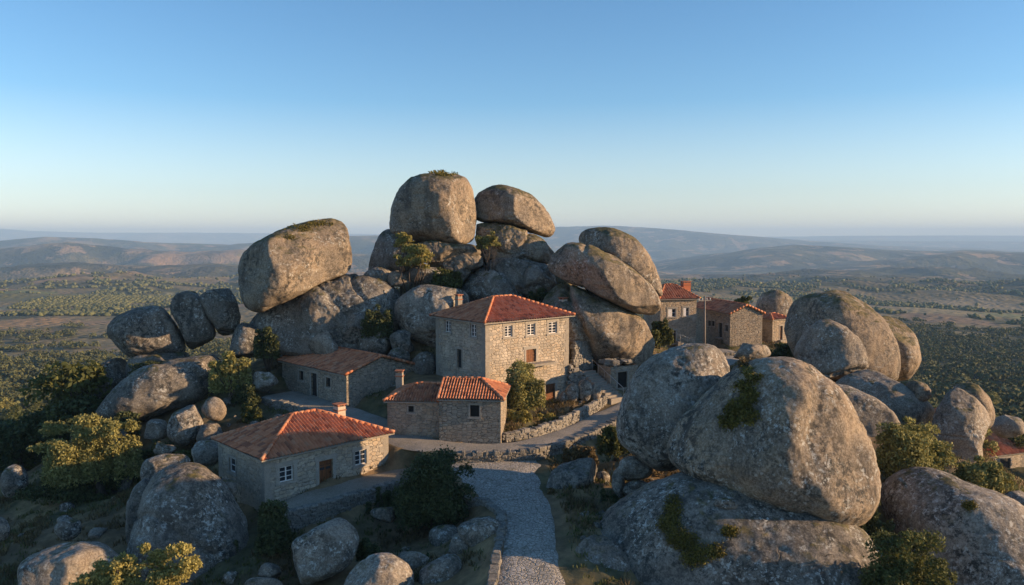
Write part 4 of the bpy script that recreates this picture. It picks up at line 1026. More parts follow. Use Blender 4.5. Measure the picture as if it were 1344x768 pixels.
STONES = []
for s in range(5):
    V, f = stone_mesh(300 + s)
    o = raw_mesh('loose_stone', V * 0.5, f, M[['rock', 'rock_lichen', 'rock_dark', 'rock', 'rock_dark'][s]], loc=(0, 0, 0), smooth=True)
    STONES.append(o)
_used = set()
def scatter_stone(x, y, size, label, group, tilt=0.3, z=None):
    i = random.randrange(5)
    o = STONES[i]
    if i in _used:
        o = o.copy(); col.objects.link(o)
    _used.add(i)
    o.location = (x, y, (gz(x, y) if z is None else z) - 0.12 * size)
    o.rotation_euler = (random.uniform(-tilt, tilt), random.uniform(-tilt, tilt), random.uniform(0, 6.28))
    o.scale = (size, size * random.uniform(.8, 1.1), size * random.uniform(.8, 1.15))
    tag(o, label, 'stone', group)
def lane_clear(x, y, m=0.15):
    w, _ = lane_mix(np.array([float(x)]), np.array([float(y)]))
    return w[0] < m
def scatter(n, xr, yr, smin, smax, label, group):
    k = 0
    while k < n:
        x, y = random.uniform(*xr), random.uniform(*yr)
        if not lane_clear(x, y): continue
        scatter_stone(x, y, smin + (smax - smin) * random.random() ** 2.2, label, group)
        k += 1
scatter(40, (-34, -14), (38, 60), 0.3, 1.3, 'loose grey stone on the shaded slope left of the nearest house', 'loose stones on the left slope')
scatter(22, (-10, -1.8), (36, 43), 0.25, 0.8, 'loose grey stone in the shaded hollow below the terrace wall', 'loose stones in the hollow')
scatter(24, (2.6, 9), (36, 53), 0.2, 0.8, 'loose grey stone on the brown bank right of the path', 'loose stones right of the path')
scatter(46, (-24, -6), (66, 76), 0.4, 1.8, 'dark stone in the rubble below the bedrock slab, behind the long house', 'rubble below the bedrock slab')
scatter(30, (-8, 10), (71, 79), 0.5, 1.9, 'stone among the rocks between the summit and the tall house', 'rubble below the summit')
scatter(26, (-34, -17), (58, 70), 0.4, 1.5, 'dark stone scattered below the three ridge boulders', 'stones below the ridge boulders')
scatter(14, (4.5, 9), (62.5, 67), 0.25, 0.6, 'stone lying in the sunlit yard by the cellar steps', 'stones in the sunny yard')
scatter(20, (14, 34), (62, 88), 0.3, 1.1, 'stone strewn on the open ground before the far houses', 'stones before the far houses')
scatter(16, (22, 38), (40, 58), 0.4, 1.4, 'stone between the boulders on the right slope', 'stones on the right slope')
# ------------------------------------------------------------------ dry stone walls
def stone_wall(label, pts, thick=0.45, course=0.2, mat='dry', group=None, cap=True, name='stone_wall', seed=1):
    """pts: (x, y, z bottom, z top) relative heights; built stone by stone"""
    rg = np.random.default_rng(seed)
    mb = MB()
    pts = [np.array(p, float) for p in pts]
    for p0, p1 in zip(pts[:-1], pts[1:]):
        d = p1[:2] - p0[:2]; L = np.linalg.norm(d); d = d / L; nrm = np.array([d[1], -d[0]])
        D3, N3 = np.array([*d, 0]), np.array([*nrm, 0])
        hmax = max(p0[3] - p0[2], p1[3] - p1[2])
        ncs = max(1, int(round(hmax / course)))
        for c in range(ncs):
            s = -rg.uniform(0, .3)
            top = c == ncs - 1
            while s < L:
                w = rg.uniform(.14, .46) * (1.2 if top and cap else 1)
                m = min(max(s + w / 2, 0), L) / L
                zb, zt = p0[2] + (p1[2] - p0[2]) * m, p0[3] + (p1[3] - p0[3]) * m
                h = (zt - zb) / ncs
                q = p0[:2] + d * (s + w / 2)
                zc = CZ + zb + h * (c + .5) + rg.uniform(-.02, .02)
                tk = thick / 2 + rg.uniform(-.05, .07)
                hh = h * .5 * rg.uniform(.9, 1.12) + (rg.uniform(-.04, .09) if top else 0)
                mb.box((q[0], q[1], zc), D3 * w * .49, N3 * tk, np.array([0, 0, hh]), 0.035, bevel=0.045)
                s += w
        mid = (p0 + p1) / 2
        mb.box((mid[0], mid[1], CZ + (mid[2] + mid[3]) / 2 - .06), D3 * L * .5, N3 * (thick / 2 - .06), np.array([0, 0, (mid[3] - mid[2]) / 2 - .08]))
    o = mb.build(name, M[mat], loc=(pts[0][0], pts[0][1], CZ + pts[0][2]))
    return tag(o, label, 'stone wall', group or 'dry stone walls')

stone_wall('dark retaining wall that carries the lane above the path junction', [(-3.6, 52.0, -15.4, -14.42), (-1.0, 52.2, -15.35, -14.42), (1.4, 52.7, -15.4, -14.42), (3.6, 54.6, -15.5, -14.4), (6.0, 57.4, -15.6, -14.3), (8.6, 61.2, -15.4, -14.05), (10.0, 63.0, -14.9, -13.8)], 0.5, 0.194, 'dry_dark', seed=2)
stone_wall('low crooked wall between the sunny garden and the lane', [(-.5, 55.6, -14.7, -14.0), (1.4, 56.6, -14.7, -13.95), (3.2, 58.4, -14.7, -13.85), (4.6, 60.4, -14.6, -13.7), (6.6, 63.6, -14.4, -13.5), (7.8, 65.6, -14.2, -13.3)], 0.4, 0.173, 'dry', seed=3)
stone_wall('dry stone wall curving round the terrace of the nearest house', [(-13.4, 44.6, -18.4, -16.0), (-11.9, 45.9, -18.4, -15.88), (-10.1, 47.6, -18.2, -15.85), (-8.2, 49.4, -17.9, -15.82), (-6.4, 51.2, -17.4, -15.78), (-5.0, 52.0, -16.6, -15.5)], 0.5, 0.216, 'dry_dark', seed=4)
stone_wall('broad retaining wall below the lane left of the nearest house roof', [(-20.5, 64.6, -15.8, -13.3), (-17.6, 62.6, -15.8, -13.4), (-14.6, 59.8, -15.7, -13.7), (-11.8, 57.0, -15.6, -13.95)], 0.5, 0.216, 'dry_dark', seed=5)
stone_wall('short wall between the nearest house roof and the twin small houses', [(-9.3, 60.6, -14.5, -13.0), (-7.6, 59.5, -14.5, -13.1), (-6.3, 58.2, -14.5, -13.2)], 0.45, 0.194, 'dry_dark', seed=6)
stone_wall('curb wall curving along the left edge of the path', [(-.9, 34.5, -17.4, -15.55), (-.75, 37.5, -17.4, -15.4), (-.55, 40.5, -17.3, -15.3), (-.6, 42.8, -17.2, -15.2), (-1.5, 44.4, -17.0, -15.15), (-2.6, 45.2, -17.0, -15.1)], 0.42, 0.194, 'dry_dark', seed=7)
stone_wall('wall at the head of the sunken yard behind the long house', [(-8.6, 69.4, -12.8, -11.0), (-6.5, 70.6, -12.6, -10.8), (-5.0, 71.0, -12.6, -10.7)], 0.5, 0.216, 'dry_dark', seed=8)
stone_wall('tumbled boundary wall on the open ground before the gabled far house', [(21.5, 82.5, -13.2, -12.3), (24.5, 83.2, -13.2, -12.35), (28.0, 83.0, -13.3, -12.4)], 0.5, 0.180, 'dry', seed=9)

# ------------------------------------------------------------------ houses
def v3(xy, z): return np.array([xy[0], xy[1], z], float)

class House:
    def __init__(self, name, label, corner, a, L1, L2, zb, ze, wall='wall_pale', group='stone houses', cat='house'):
        self.c = np.array(corner, float); self.L = dict(R=L1, L=L2)
        a = rad(a)
        self.d1 = np.array([math.sin(a), math.cos(a)]); self.d2 = np.array([-math.cos(a), math.sin(a)])
        self.dir = dict(R=self.d1, L=self.d2); self.nrm = dict(R=-self.d2, L=-self.d1)
        self.zb, self.ze = CZ + zb, CZ + ze
        self.wall = wall; self.open = dict(R=[], L=[])
        self.name = name
        self.root = empty(name, (*self.c, self.zb), label, cat, group)
    def uv2sz(self, face, u, v):
        r = ray(u, v); n = self.nrm[face]
        k = np.dot(self.c, n) / np.dot(r[:2], n)
        p = r * k
        return float(np.dot(p[:2] - self.c, self.dir[face])), float(p[2] + CZ)
    def opening(self, face, rect, kind, **kw):
        u0, v0, u1, v1 = rect
        s0, z1 = self.uv2sz(face, u0, v0); s1, z0 = self.uv2sz(face, u1, v1)
        um, vm = (u0 + u1) / 2, (v0 + v1) / 2
        sa, sb = self.uv2sz(face, u0, vm)[0], self.uv2sz(face, u1, vm)[0]
        za, zb = self.uv2sz(face, um, v1)[1], self.uv2sz(face, um, v0)[1]
        self.open[face].append(dict(s=(min(sa, sb), max(sa, sb)), z=(za, zb), kind=kind, **kw))
    def panel(self, mb, o, d, L, z0, z1, n, ops, depth=0.22, uo=0.0):
        ss = sorted({0.0, L, *[q for op in ops for q in op['s']]}); zs = sorted({z0, z1, *[q for op in ops for q in op['z']]})
        P3 = lambda s, z, k=0.0: v3(o + d * s - n * k, z)
        nn = np.array([d[1], -d[0]]); fl = np.dot(nn, n) < 0
        def put(p, uv):
            mb.face(p[::-1] if fl else p, uv[::-1] if fl else uv)
        for sa, sb in zip(ss[:-1], ss[1:]):
            for za, zc in zip(zs[:-1], zs[1:]):
                ms, mz = (sa + sb) / 2, (za + zc) / 2
                if any(op['s'][0] < ms < op['s'][1] and op['z'][0] < mz < op['z'][1] for op in ops): continue
                put([P3(sa, za), P3(sb, za), P3(sb, zc), P3(sa, zc)], [(sa + uo, za), (sb + uo, za), (sb + uo, zc), (sa + uo, zc)])
        for op in ops:
            (sa, sb), (za, zc) = op['s'], op['z']
            for (s0, q0, s1, q1) in ((sa, za, sb, za), (sb, za, sb, zc), (sb, zc, sa, zc), (sa, zc, sa, za)):
                put([P3(s0, q0), P3(s0, q0, depth), P3(s1, q1, depth), P3(s1, q1)], [(s0 + uo, q0), (s0 + uo + depth, q0), (s1 + uo + depth, q1), (s1 + uo, q1)])
    def walls(self, gable=None, rise=0.0, foot=0.8):
        mb = MB(); c, d1, d2, L1, L2 = self.c, self.d1, self.d2, self.L['R'], self.L['L']
        z0, z1 = self.zb - foot, self.ze + 0.06
        self.panel(mb, c, d1, L1, z0, z1, self.nrm['R'], self.open['R'], uo=3.3)
        self.panel(mb, c, d2, L2, z0, z1, self.nrm['L'], self.open['L'], uo=0.0)
        self.panel(mb, c + d2 * L2, d1, L1, z0, z1, d2, [], uo=17.0)
        self.panel(mb, c + d1 * L1, d2, L2, z0, z1, d1, [], uo=29.0)
        if gable:                               # the face (R or L) that carries a gable, and its opposite
            fc = gable; d = self.dir[fc]; L = self.L[fc]
            for o in (c, c + (d2 * L2 if fc == 'R' else d1 * L1)):
                mb.face([v3(o, z1), v3(o + d * L, z1), v3(o + d * L / 2, z1 + rise - 0.07)], [(0 + 3.3, z1), (L + 3.3, z1), (L / 2 + 3.3, z1 + rise)])
        self.wallobj = mb.build('wall', M[self.wall], self.root, loc=(*c, self.zb))
        # dressed corner stones
        for o, sx, sy in () if self.wall in ('wall_rubble', 'wall_ochre') else ((c, d1, d2), (c + d1 * L1, -d1, d2), (c + d2 * L2, d1, -d2)):
            q = MB(); z = self.zb - .3; i = 0
            while z < self.ze - .05:
                h = min(RNG.uniform(.30, .42), self.ze - z)
                a, b = (.34, .2) if i % 2 else (.2, .34)
                a *= RNG.uniform(.85, 1.2); b *= RNG.uniform(.85, 1.2)
                ctr = o + sx * (a - .02) + sy * (b - .02)
                q.box(v3(ctr, z + h / 2), v3(sx * a, 0), v3(sy * b, 0), (0, 0, h / 2 - .008), 0.006)
                z += h; i += 1
            q.build('corner_stones', M['cut'], self.root, loc=(*o, self.zb))
        for fc in ('R', 'L'):
            for op in self.open[fc]:
                self.fill(fc, op)
    def bx(self, mb, fc, s0, s1, z0, z1, k0, k1, mi=0, jit=0.0):
        """box on a face: along s, up z, from k0 to k1 metres out of the wall plane"""
        d, n = self.dir[fc], self.nrm[fc]
        ctr = self.c + d * (s0 + s1) / 2 + n * (k0 + k1) / 2
        mb.box(v3(ctr, (z0 + z1) / 2), v3(d * (s1 - s0) / 2, 0), v3(n * (k1 - k0) / 2, 0), (0, 0, (z1 - z0) / 2), jit, mi)
    def fill(self, fc, op):
        (s0, s1), (z0, z1) = op['s'], op['z']
        kind = op['kind']; w = op.get('surround', 0.17)
        loc = tuple(v3(self.c + self.dir[fc] * (s0 + s1) / 2, z0))
        sm = M[op.get('stone', 'cut_pale')]
        mb = MB()
        if kind == 'window':
            self.bx(mb, fc, s0 - w, s0 - .004, z0 - .02, z1 + .02, -.10, .028); self.bx(mb, fc, s1 + .004, s1 + w, z0 - .02, z1 + .02, -.10, .028)
            self.bx(mb, fc, s0 - w - .05, s1 + w + .05, z1 + .022, z1 + .022 + w * 1.1, -.10, .034)
            win = mb.build('window', sm, self.root, loc=loc)
            sl = MB(); self.bx(sl, fc, s0 - w - .06, s1 + w + .06, z0 - .15, z0 - .022, -.10, .085); sl.build('sill', sm, win, loc=loc)
            if op.get('sash', True):
                fr = MB(); t = .055
                self.bx(fr, fc, s0 + .003, s0 + t, z0 + .003, z1 - .003, -.145, -.085); self.bx(fr, fc, s1 - t, s1 - .003, z0 + .003, z1 - .003, -.145, -.085)
                self.bx(fr, fc, s0 + t, s1 - t, z0 + .003, z0 + t, -.145, -.085); self.bx(fr, fc, s0 + t, s1 - t, z1 - t, z1 - .003, -.145, -.085)
                nx, nz = op.get('grid', (2, 3))
                for i in range(1, nx):
                    s = s0 + (s1 - s0) * i / nx
                    m = .035 if i == nx / 2 else .017
                    self.bx(fr, fc, s - m, s + m, z0 + t, z1 - t, -.142, -.09)
                for i in range(1, nz):
                    z = z0 + (z1 - z0) * i / nz
                    self.bx(fr, fc, s0 + t, s1 - t, z - .016, z + .016, -.14, -.093)
                fr.build('frame', M[op.get('paint', 'white')], win, loc=loc)
            gl = MB(); self.bx(gl, fc, s0 + .002, s1 - .002, z0 + .002, z1 - .002, -.20, -.15)
            gl.build('pane_or_dark_fill', M['glass' if op.get('sash', True) else 'shade_fill'], win, loc=loc)  # without a sash, a near-black sheet stands for the unlit inside
            if op.get('shutter'):
                sh = MB(); self.bx(sh, fc, s0 + .01, (s0 + s1) / 2 - .01, z0 + .02, z1 - .02, -.08, -.04); sh.build('shutter', M['white'], win, loc=loc)
        else:
            self.bx(mb, fc, s0 - w, s0 - .004, z0, z1 + .02, -.12, .03); self.bx(mb, fc, s1 + .004, s1 + w, z0, z1 + .02, -.12, .03)
            self.bx(mb, fc, s0 - w - .08, s1 + w + .08, z1 + .022, z1 + .022 + w * 1.25, -.12, .036)
            fr = mb
            dr = MB(); n = max(2, int((s1 - s0) / .2)); ww = (s1 - s0 - .01) / n
            for i in range(n):
                self.bx(dr, fc, s0 + .005 + i * ww + .004, s0 + .005 + (i + 1) * ww - .004, z0 + .01, z1 - .01, -.19, -.13 - .012 * (i % 2))
            self.bx(dr, fc, s0 + .004, s1 - .004, z0 + .004, z1 - .004, -.215, -.175)
            if op.get('leaves', 1) == 1:
                for zz in (z0 + .35, z1 - .45):
                    self.bx(dr, fc, s0 + .03, s1 - .03, zz, zz + .12, -.135, -.105)
            door = dr.build('door', M[op.get('paint', 'door_brown')], self.root, loc=loc)
            fr.build('door_frame', sm, door, loc=loc)
            hd = MB(); sh_ = s1 - .14; self.bx(hd, fc, sh_ - .025, sh_ + .025, z0 + .95, z0 + 1.08, -.125, -.07); hd.build('handle', M['iron'], door, loc=loc)
            if op.get('lights'):
                pn = MB()
                for q in (.12, .56):
                    self.bx(pn, fc, s0 + (s1 - s0) * q, s0 + (s1 - s0) * (q + .32), z1 - .62, z1 - .3, -.13, -.112)
                pn.build('pane_or_dark_fill', M['glass'], door, loc=loc)
            if op.get('open'):
                pass
            st = MB(); self.bx(st, fc, s0 - .25, s1 + .25, z0 - .16, z0 - .004, -.1, .42, jit=.01)
            if op.get('step', True): st.build('door_step', M['cut'], door, loc=loc)
    def roof(self, kind='hip', rise=1.5, rl=1.2, axis='R', oh=0.32, mat='tile', period=0.30, ends=(True, True), oh_end=None):
        """axis: the face the ridge runs along; rl: half length of the ridge; ends: which ends are hipped (else gabled)"""
        c, d1, d2, L1, L2 = self.c, self.d1, self.d2, self.L['R'], self.L['L']
        if axis == 'L':
            da, db, La, Lb = d2, d1, L2, L1
        else:
            da, db, La, Lb = d1, d2, L1, L2
        oe = oh if oh_end is None else oh_end
        za = self.ze + 0.0
        e0, e1 = (oh if ends[0] else oe), (oh if ends[1] else oe)
        A = v3(c - da * e0 - db * oh, za); Bp = v3(c + da * (La + e1) - db * oh, za)
        Cp = v3(c + da * (La + e1) + db * (Lb + oh), za); Dp = v3(c - da * e0 + db * (Lb + oh), za)
        mid = Lb / 2
        r0 = (La / 2 - rl) if ends[0] else -e0
        r1 = (La / 2 + rl) if ends[1] else La + e1
        R0, R1 = v3(c + da * r0 + db * mid, za + rise), v3(c + da * r1 + db * mid, za + rise)
        mb = MB()
        sl = [(A, Bp, R0, R1), (Cp, Dp, R1, R0)]
        if ends[0]: sl.append((Dp, A, R0, R0))
        if ends[1]: sl.append((Bp, Cp, R1, R1))
        hw = MB()
        for q in sl: self.slope(mb, *q, period=period, flip=(axis == 'L'))
        root = mb.build('roof', M[mat], self.root, loc=tuple(R0), smooth=False)
        for ob in (root,):
            ob.data.shade_smooth(); ob.data.set_sharp_from_angle(angle=rad(50))
        rt = MB()
        lines = [(R0, R1)]
        for e, (p, q), r in ((ends[0], (A, Dp), R0), (ends[1], (Bp, Cp), R1)):
            if e: lines += [(p, r), (q, r)]
            else: lines += [(p, r), (q, r)]
        for p, q in lines:
            L = np.linalg.norm(q - p)
            if L < .2: continue
            n = max(1, int(L / .4))
            for i in range(n):
                a, b = p + (q - p) * i / n, p + (q - p) * (i + 1) / n
                up = np.array([0, 0, .045])
                rt.tube([a + up, b + up * 1.0], [.125, .10], 8)
                for k in range(len(rt.uv) - 1, len(rt.uv) - 1 - 48, -1):
                    rt.uv[k] = (i + .5 + 40 * len(lines), int(L * 7) + .5)
        if np.linalg.norm(R1 - R0) < .2: pass
        rt.build('ridge_tiles', M[mat], root, loc=tuple(R0), smooth=True)
        # boards under the tiles and a cornice
        ud = MB()
        for A_, B_, TA, TB in sl:
            dn = np.array([0, 0, -.05]); d2_ = np.array([0, 0, -.13])
            top = [A_ + dn, B_ + dn, TB + dn, TA + dn] if np.linalg.norm(TA - TB) > .01 else [A_ + dn, B_ + dn, TA + dn]
            bot = [A_ + d2_, B_ + d2_, TB + d2_, TA + d2_] if len(top) == 4 else [A_ + d2_, B_ + d2_, TA + d2_]
            ud.face(bot[::-1]); ud.face([A_ + d2_, B_ + d2_, B_ + dn, A_ + dn])
        ud.build('eaves', M['cut'], root, loc=tuple(R0))
        return root
    def slope(self, mb, A, B_, TA, TB, period=.30, tile=.42, flip=False):
        e = B_ - A; L = np.linalg.norm(e); e = e / L
        t = TA - A; t = t - e * np.dot(t, e); T = np.linalg.norm(t); t = t / T
        n = np.cross(e, t)
        if n[2] < 0: n = -n
        sA, sB = np.dot(TA - A, e), np.dot(TB - A, e)
        per = L / max(1, round(L / period))
        k = 7
        N = int(round(L / per)) * k
        S = np.linspace(0, L, N + 1)
        tm = np.interp(S, [-1e-6, max(sA, 1e-6), max(sB, sA + 1e-6), L + 1e-5], [0.0 if sA > .01 else T, T, T, 0.0 if sB < L - .01 else T])
        ph = (S / per) % 1.0
        prof = np.where(ph < .6, np.sin(np.pi * ph / .6) * 0.085, -0.035 * np.sin(np.pi * (ph - .6) / .4))
        rows = np.arange(0, T + tile, tile); rows[-1] = T
        sag = 0.05 * vnoise(A[0] + S[None, :] * .45 + 0 * rows[:, None], rows[:, None] * .45 + 0 * S[None, :], B_[1], 6)
        jt = sag + 0.016 * vnoise(S[None, :] / per * 0.5 + 0 * rows[:, None], rows[:, None] * 2.2 + 0 * S[None, :], A[0], 3)
        b0 = len(mb.v)
        base = {}
        for j, r in enumerate(rows):
            for half in (0, 1):
                if (j == 0 and half == 0) or (j == len(rows) - 1 and half == 1): continue
                tt = np.minimum(r, tm)
                lift = (0.0 if half == 0 else 0.034)
                pos = A[None] + e[None] * S[:, None] + t[None] * (tt - (.02 if half else 0))[:, None] + n[None] * (prof + lift + jt[min(j, len(rows) - 1)])[:, None]
                base[j, half] = len(mb.v)
                mb.v += [tuple(q) for q in pos]
        per_u = S / per
        for j in range(len(rows) - 1):
            for (ka, kb, va, vb) in (((j, 1), (j + 1, 0), j + .1, j + .9),) + ((((j, 0), (j, 1), j - .05, j + .1),) if j > 0 else ()):
                a, b = base[ka], base[kb]
                ra, rb = rows[ka[0]], rows[kb[0]]
                for i in range(N):
                    if ra >= max(tm[i], tm[i + 1]) - 1e-6 and ra > 0: continue
                    q = [a + i, a + i + 1, b + i + 1, b + i]
                    o = 0.4
                    um = (per_u[i] + per_u[i + 1]) / 2 + .2
                    mb.f.append(q); mb.mi.append(0)
                    off = 31 * (abs(int(A[0] * 3)) % 7)
                    mb.uv += [(per_u[i] + .2 + off, va + off), (per_u[i + 1] + .199 + off, va + off), (per_u[i + 1] + .199 + off, vb + off), (per_u[i] + .2 + off, vb + off)]
    def chimney(self, u, v0, Y, w=0.55, h=1.4, mat='plaster', d=None):
        p = P(u, v0, Y); d = d or w
        mb = MB()
        a1, a2 = v3(self.d1, 0), v3(self.d2, 0)
        mb.box((p[0], p[1], p[2] - h / 2), a1 * w / 2, a2 * d / 2, (0, 0, h / 2), .012)
        ch = mb.build('chimney', M[mat], self.root, loc=(p[0], p[1], p[2] - h))
        cp = MB()
        cp.box((p[0], p[1], p[2] - .26), a1 * (w / 2 + .05), a2 * (d / 2 + .05), (0, 0, .035), .008)
        for i in (-1, 1):
            for j in (-1, 1):
                cp.box((*(p[:2] + self.d1 * i * (w / 2 - .08) + self.d2 * j * (d / 2 - .08)), p[2] + .06), a1 * .07, a2 * .07, (0, 0, .059))
        cp.box((p[0], p[1], p[2] + .155), a1 * (w / 2 + .07), a2 * (d / 2 + .07), (0, 0, .035), .008)
        cp.build('chimney_cap', M['tile_old'], ch, loc=tuple(p))

# nearest house
h1 = House('stone_house', 'nearest single-storey stone house with a hipped orange tile roof and brown door', (-14.9, 47), 46, 9.0, 6.4, -16.15, -13.4, 'wall_pale')
h1.opening('R', (367, 612, 385, 632), 'window', grid=(2, 3), surround=.26)
h1.opening('R', (466, 591, 481, 610), 'window', grid=(2, 3), surround=.2)
h1.opening('R', (419, 604, 437, 642), 'door', paint='door_brown', lights=True, surround=.24)
h1.opening('L', (301, 602, 309, 620), 'window', grid=(1, 2), surround=.16, paint='white')
h1.walls(foot=2.6); h1.roof('hip', 1.55, .85, 'R', mat='tile', period=.235)
h1.chimney(445.5, 533, 55.2, .6, 2.2)
# twin small houses
h2 = House('stone_house', 'small shed-like stone house with one dark window, at the lane corner', (-5.12, 55.2), 95, 4.35, 4.6, -14.55, -11.45, 'wall_rubble')
h2.opening('R', (617, 532, 629, 547), 'window', sash=False, surround=.1)
h2.walls(foot=1.0); h2.roof('hip', 1.0, .5, 'R', mat='tile', ends=(False, True), oh=.25, oh_end=.06, period=.2)
h3 = House('stone_house', 'lower brown rubble house joined to the left side of the small lane-corner house', (-8.95, 56.4), 95, 3.75, 4.2, -14.6, -11.85, 'wall_ochre')
h3.opening('R', (536, 533, 543, 541), 'window', sash=False, surround=.07)
h3.walls(foot=1.0); h3.roof('hip', .85, .05, 'R', mat='tile_old', ends=(True, False), oh=.22, oh_end=-.03, period=.2)
h3.chimney(524.5, 489, 60.5, .5, 1.7, 'cut')
# long house
h4 = House('stone_house', 'long low stone house with a weathered gabled roof, below the bedrock slab', (-13.25, 63), 45, 6.7, 10.2, -13.75, -11.15, 'wall_rubble')
h4.opening('L', (392.5, 487, 398.5, 499), 'window', sash=False, surround=.13)
h4.opening('L', (408.5, 490, 416, 520), 'door', paint='door_dark', surround=.17)
h4.opening('L', (428, 496, 434, 508), 'window', sash=False, surround=.13)
h4.walls('R', 1.15, 1.0); h4.roof('gable', 1.15, 0, 'L', mat='tile', ends=(False, False), oh=.28, oh_end=.2, period=.25)
# tall house
h5 = House('stone_house', 'tall two-storey granite house with white windows and a red hipped roof, in the centre', (-2.08, 62), 50, 9.05, 6.8, -13.9, -6.85, 'wall_pale')
for rc in ((662.5, 427.5, 672.5, 442), (692, 425, 702.5, 440), (720, 422.5, 731, 437.5)):
    h5.opening('R', rc, 'window', grid=(2, 4), surround=.2)
h5.opening('R', (690.5, 458.5, 703.5, 475.5), 'door', paint='door_brown', surround=.2, step=False)
h5.opening('R', (716, 504, 728.5, 528), 'door', paint='door_brown', surround=.2)
h5.opening('L', (584, 421, 591.5, 436), 'window', grid=(2, 3), surround=.12)
h5.opening('L', (617.5, 425.5, 625, 442), 'window', grid=(2, 3), surround=.12)
h5.opening('L', (600, 458.5, 606, 483), 'door', paint='door_dark', surround=.12, leaves=2, step=False)
h5.walls(foot=1.5); h5.roof('hip', 1.6, 1.0, 'R', mat='tile', oh=.4, period=.26)
h5.chimney(739, 393, 70.4, .55, 1.9); h5.chimney(602, 389, 69.0, .45, 1.6, 'cut')
bal = MB(); s0, _ = h5.uv2sz('R', 688, 476); s1, _ = h5.uv2sz('R', 721, 474)
zz = h5.uv2sz('R', 697, 476)[1]
h5.bx(bal, 'R', s0, s1, zz - .2, zz - .01, .003, .9, jit=.01)
bal.build('landing', M['cut'], h5.root, loc=tuple(v3(h5.c, zz)))
# upper far house
h6 = House('stone_house', 'sunlit two-storey far house with orange roof beside the boulder stack', (17.05, 91), 79, 4.4, 5.5, -13.6, -7.35, 'wall_ochre')
h6.opening('R', (877, 405.5, 887, 416), 'window', grid=(2, 2), surround=.16, shutter=True)
h6.opening('R', (897, 404, 904, 415), 'window', grid=(2, 2), surround=.16, shutter=True)
h6.opening('R', (879.5, 434, 887, 450), 'door', paint='door_dark', surround=.14)
h6.walls(foot=1.2); h6.roof('hip', 1.45, .6, 'R', mat='tile', oh=.3)
h6.chimney(900, 371, 94.5, .9, 2.0, 'tile_old')
# gabled far house
h7 = House('stone_house', 'gabled far house with dark red roof behind the utility pole', (24.8, 90), 78, 4.0, 9.7, -12.75, -9.0, 'wall_rubble')
for rc in ((929.5, 421, 933, 428), (934, 421.5, 938, 428), (952, 427, 955.5, 435)):
    h7.opening('L', rc, 'window', sash=False, surround=.1)
h7.opening('L', (943.5, 424, 948, 443), 'door', paint='door_dark', surround=.12)
h7.walls('R', 1.0, 1.2); h7.roof('gable', 1.0, 0, 'L', mat='tile_old', ends=(False, False), oh=.25, oh_end=.15)
# little lit house behind
h8 = House('stone_house', 'small sunlit annex with a low red roof, right of the gabled far house', (30.6, 93), 60, 2.6, 2.3, -13.2, -9.95, 'wall_ochre')
h8.opening('R', (1023.5, 428, 1027, 446), 'door', paint='door_brown', surround=.1)
h8.walls(foot=1.2); h8.roof('hip', .55, .4, 'R', mat='tile', oh=.2)
# red-roofed houses at the right edge
h9 = House('stone_house', 'pale house with a striped orange hipped roof, cut by the right frame edge', (63.5, 105), 70, 7.5, 6.0, -32.0, -29.7, 'wall_pale')
h9.opening('R', (1312, 602, 1326, 622), 'door', paint='door_dark', surround=.2)
h9.walls(foot=2.0); h9.roof('hip', 2.0, 1.6, 'R', mat='tile', oh=.4)
h10 = House('stone_house', 'red-roofed house standing behind the pale one at the right frame edge', (64.5, 116), 60, 9.0, 7.0, -32.2, -29.0, 'wall_rubble')
h10.walls(foot=2.0); h10.roof('hip', 2.4, 2.0, 'R', mat='tile', oh=.4)

# the little stone store with a dark doorway, the steps and the handrails
st = House('stone_store', 'half-ruined stone store with a dark doorway, beside the mottled boulder', (8.5, 67.9), 62, 2.9, 2.0, -13.4, -11.45, 'wall_ochre', 'stone houses', 'store')
st.open['R'].append(dict(s=(.75, 1.75), z=(CZ - 13.3, CZ - 11.9), kind='window', sash=False, surround=.16, stone='cut'))
st.walls(foot=1.0)
rf = MB()
for k in range(26):
    q = st.c + st.d1 * RNG.uniform(.2, 2.8) + st.d2 * RNG.uniform(.3, 2.2)
    a = RNG.uniform(0, 3.14); s = RNG.uniform(.18, .42)
    rf.box((q[0], q[1], st.ze + .12 + RNG.uniform(0, .45)), (s * math.cos(a), s * math.sin(a), 0), (-s * .7 * math.sin(a), s * .7 * math.cos(a), 0), (0, 0, s * .4), .06, bevel=.05)
rf.build('roof_rubble', M['dry'], st.root, loc=(*st.c, st.ze))

steps = MB()
pA, pB = np.array([6.5, 69.0, -11.8]), np.array([8.8, 65.8, -13.7])
nst = 11
for i in range(nst):
    m = (i + .5) / nst; q = pA + (pB - pA) * m
    d = (pB - pA)[:2]; d = d / np.linalg.norm(d); nn = np.array([d[1], -d[0]])
    steps.box((q[0], q[1], CZ + q[2] - 1.0), v3(d * .26, 0), v3(nn * .75, 0), (0, 0, 1.0), .012)
o = steps.build('stone_steps', M['cut'], loc=(*pB[:2], CZ + pB[2])); tag(o, 'flight of granite steps descending from the tall house to the lane', 'steps')
def rail(label, p, q, h=.75, n=5, name='handrail'):
    mb = MB(); p, q = np.array(p, float), np.array(q, float)
    up = np.array([0, 0, h])
    mb.tube([p + up, q + up], [.022, .022], 6)
    for i in range(n):
        b = p + (q - p) * i / (n - 1)
        mb.tube([b - [0, 0, .25], b + up], [.014, .014], 6)
    o = mb.build(name, M['rail'], loc=tuple(p)); return tag(o, label, 'handrail', 'metal handrails')
d = (pB - pA)[:2] / np.linalg.norm((pB - pA)[:2]); nn = np.array([d[1], -d[0]])
rail('pale handrail along the steps beside the tall house', (*(pA[:2] - nn * .7), CZ + pA[2] + .1), (*(pB[:2] - nn * .7), CZ + pB[2] + .1), n=6)
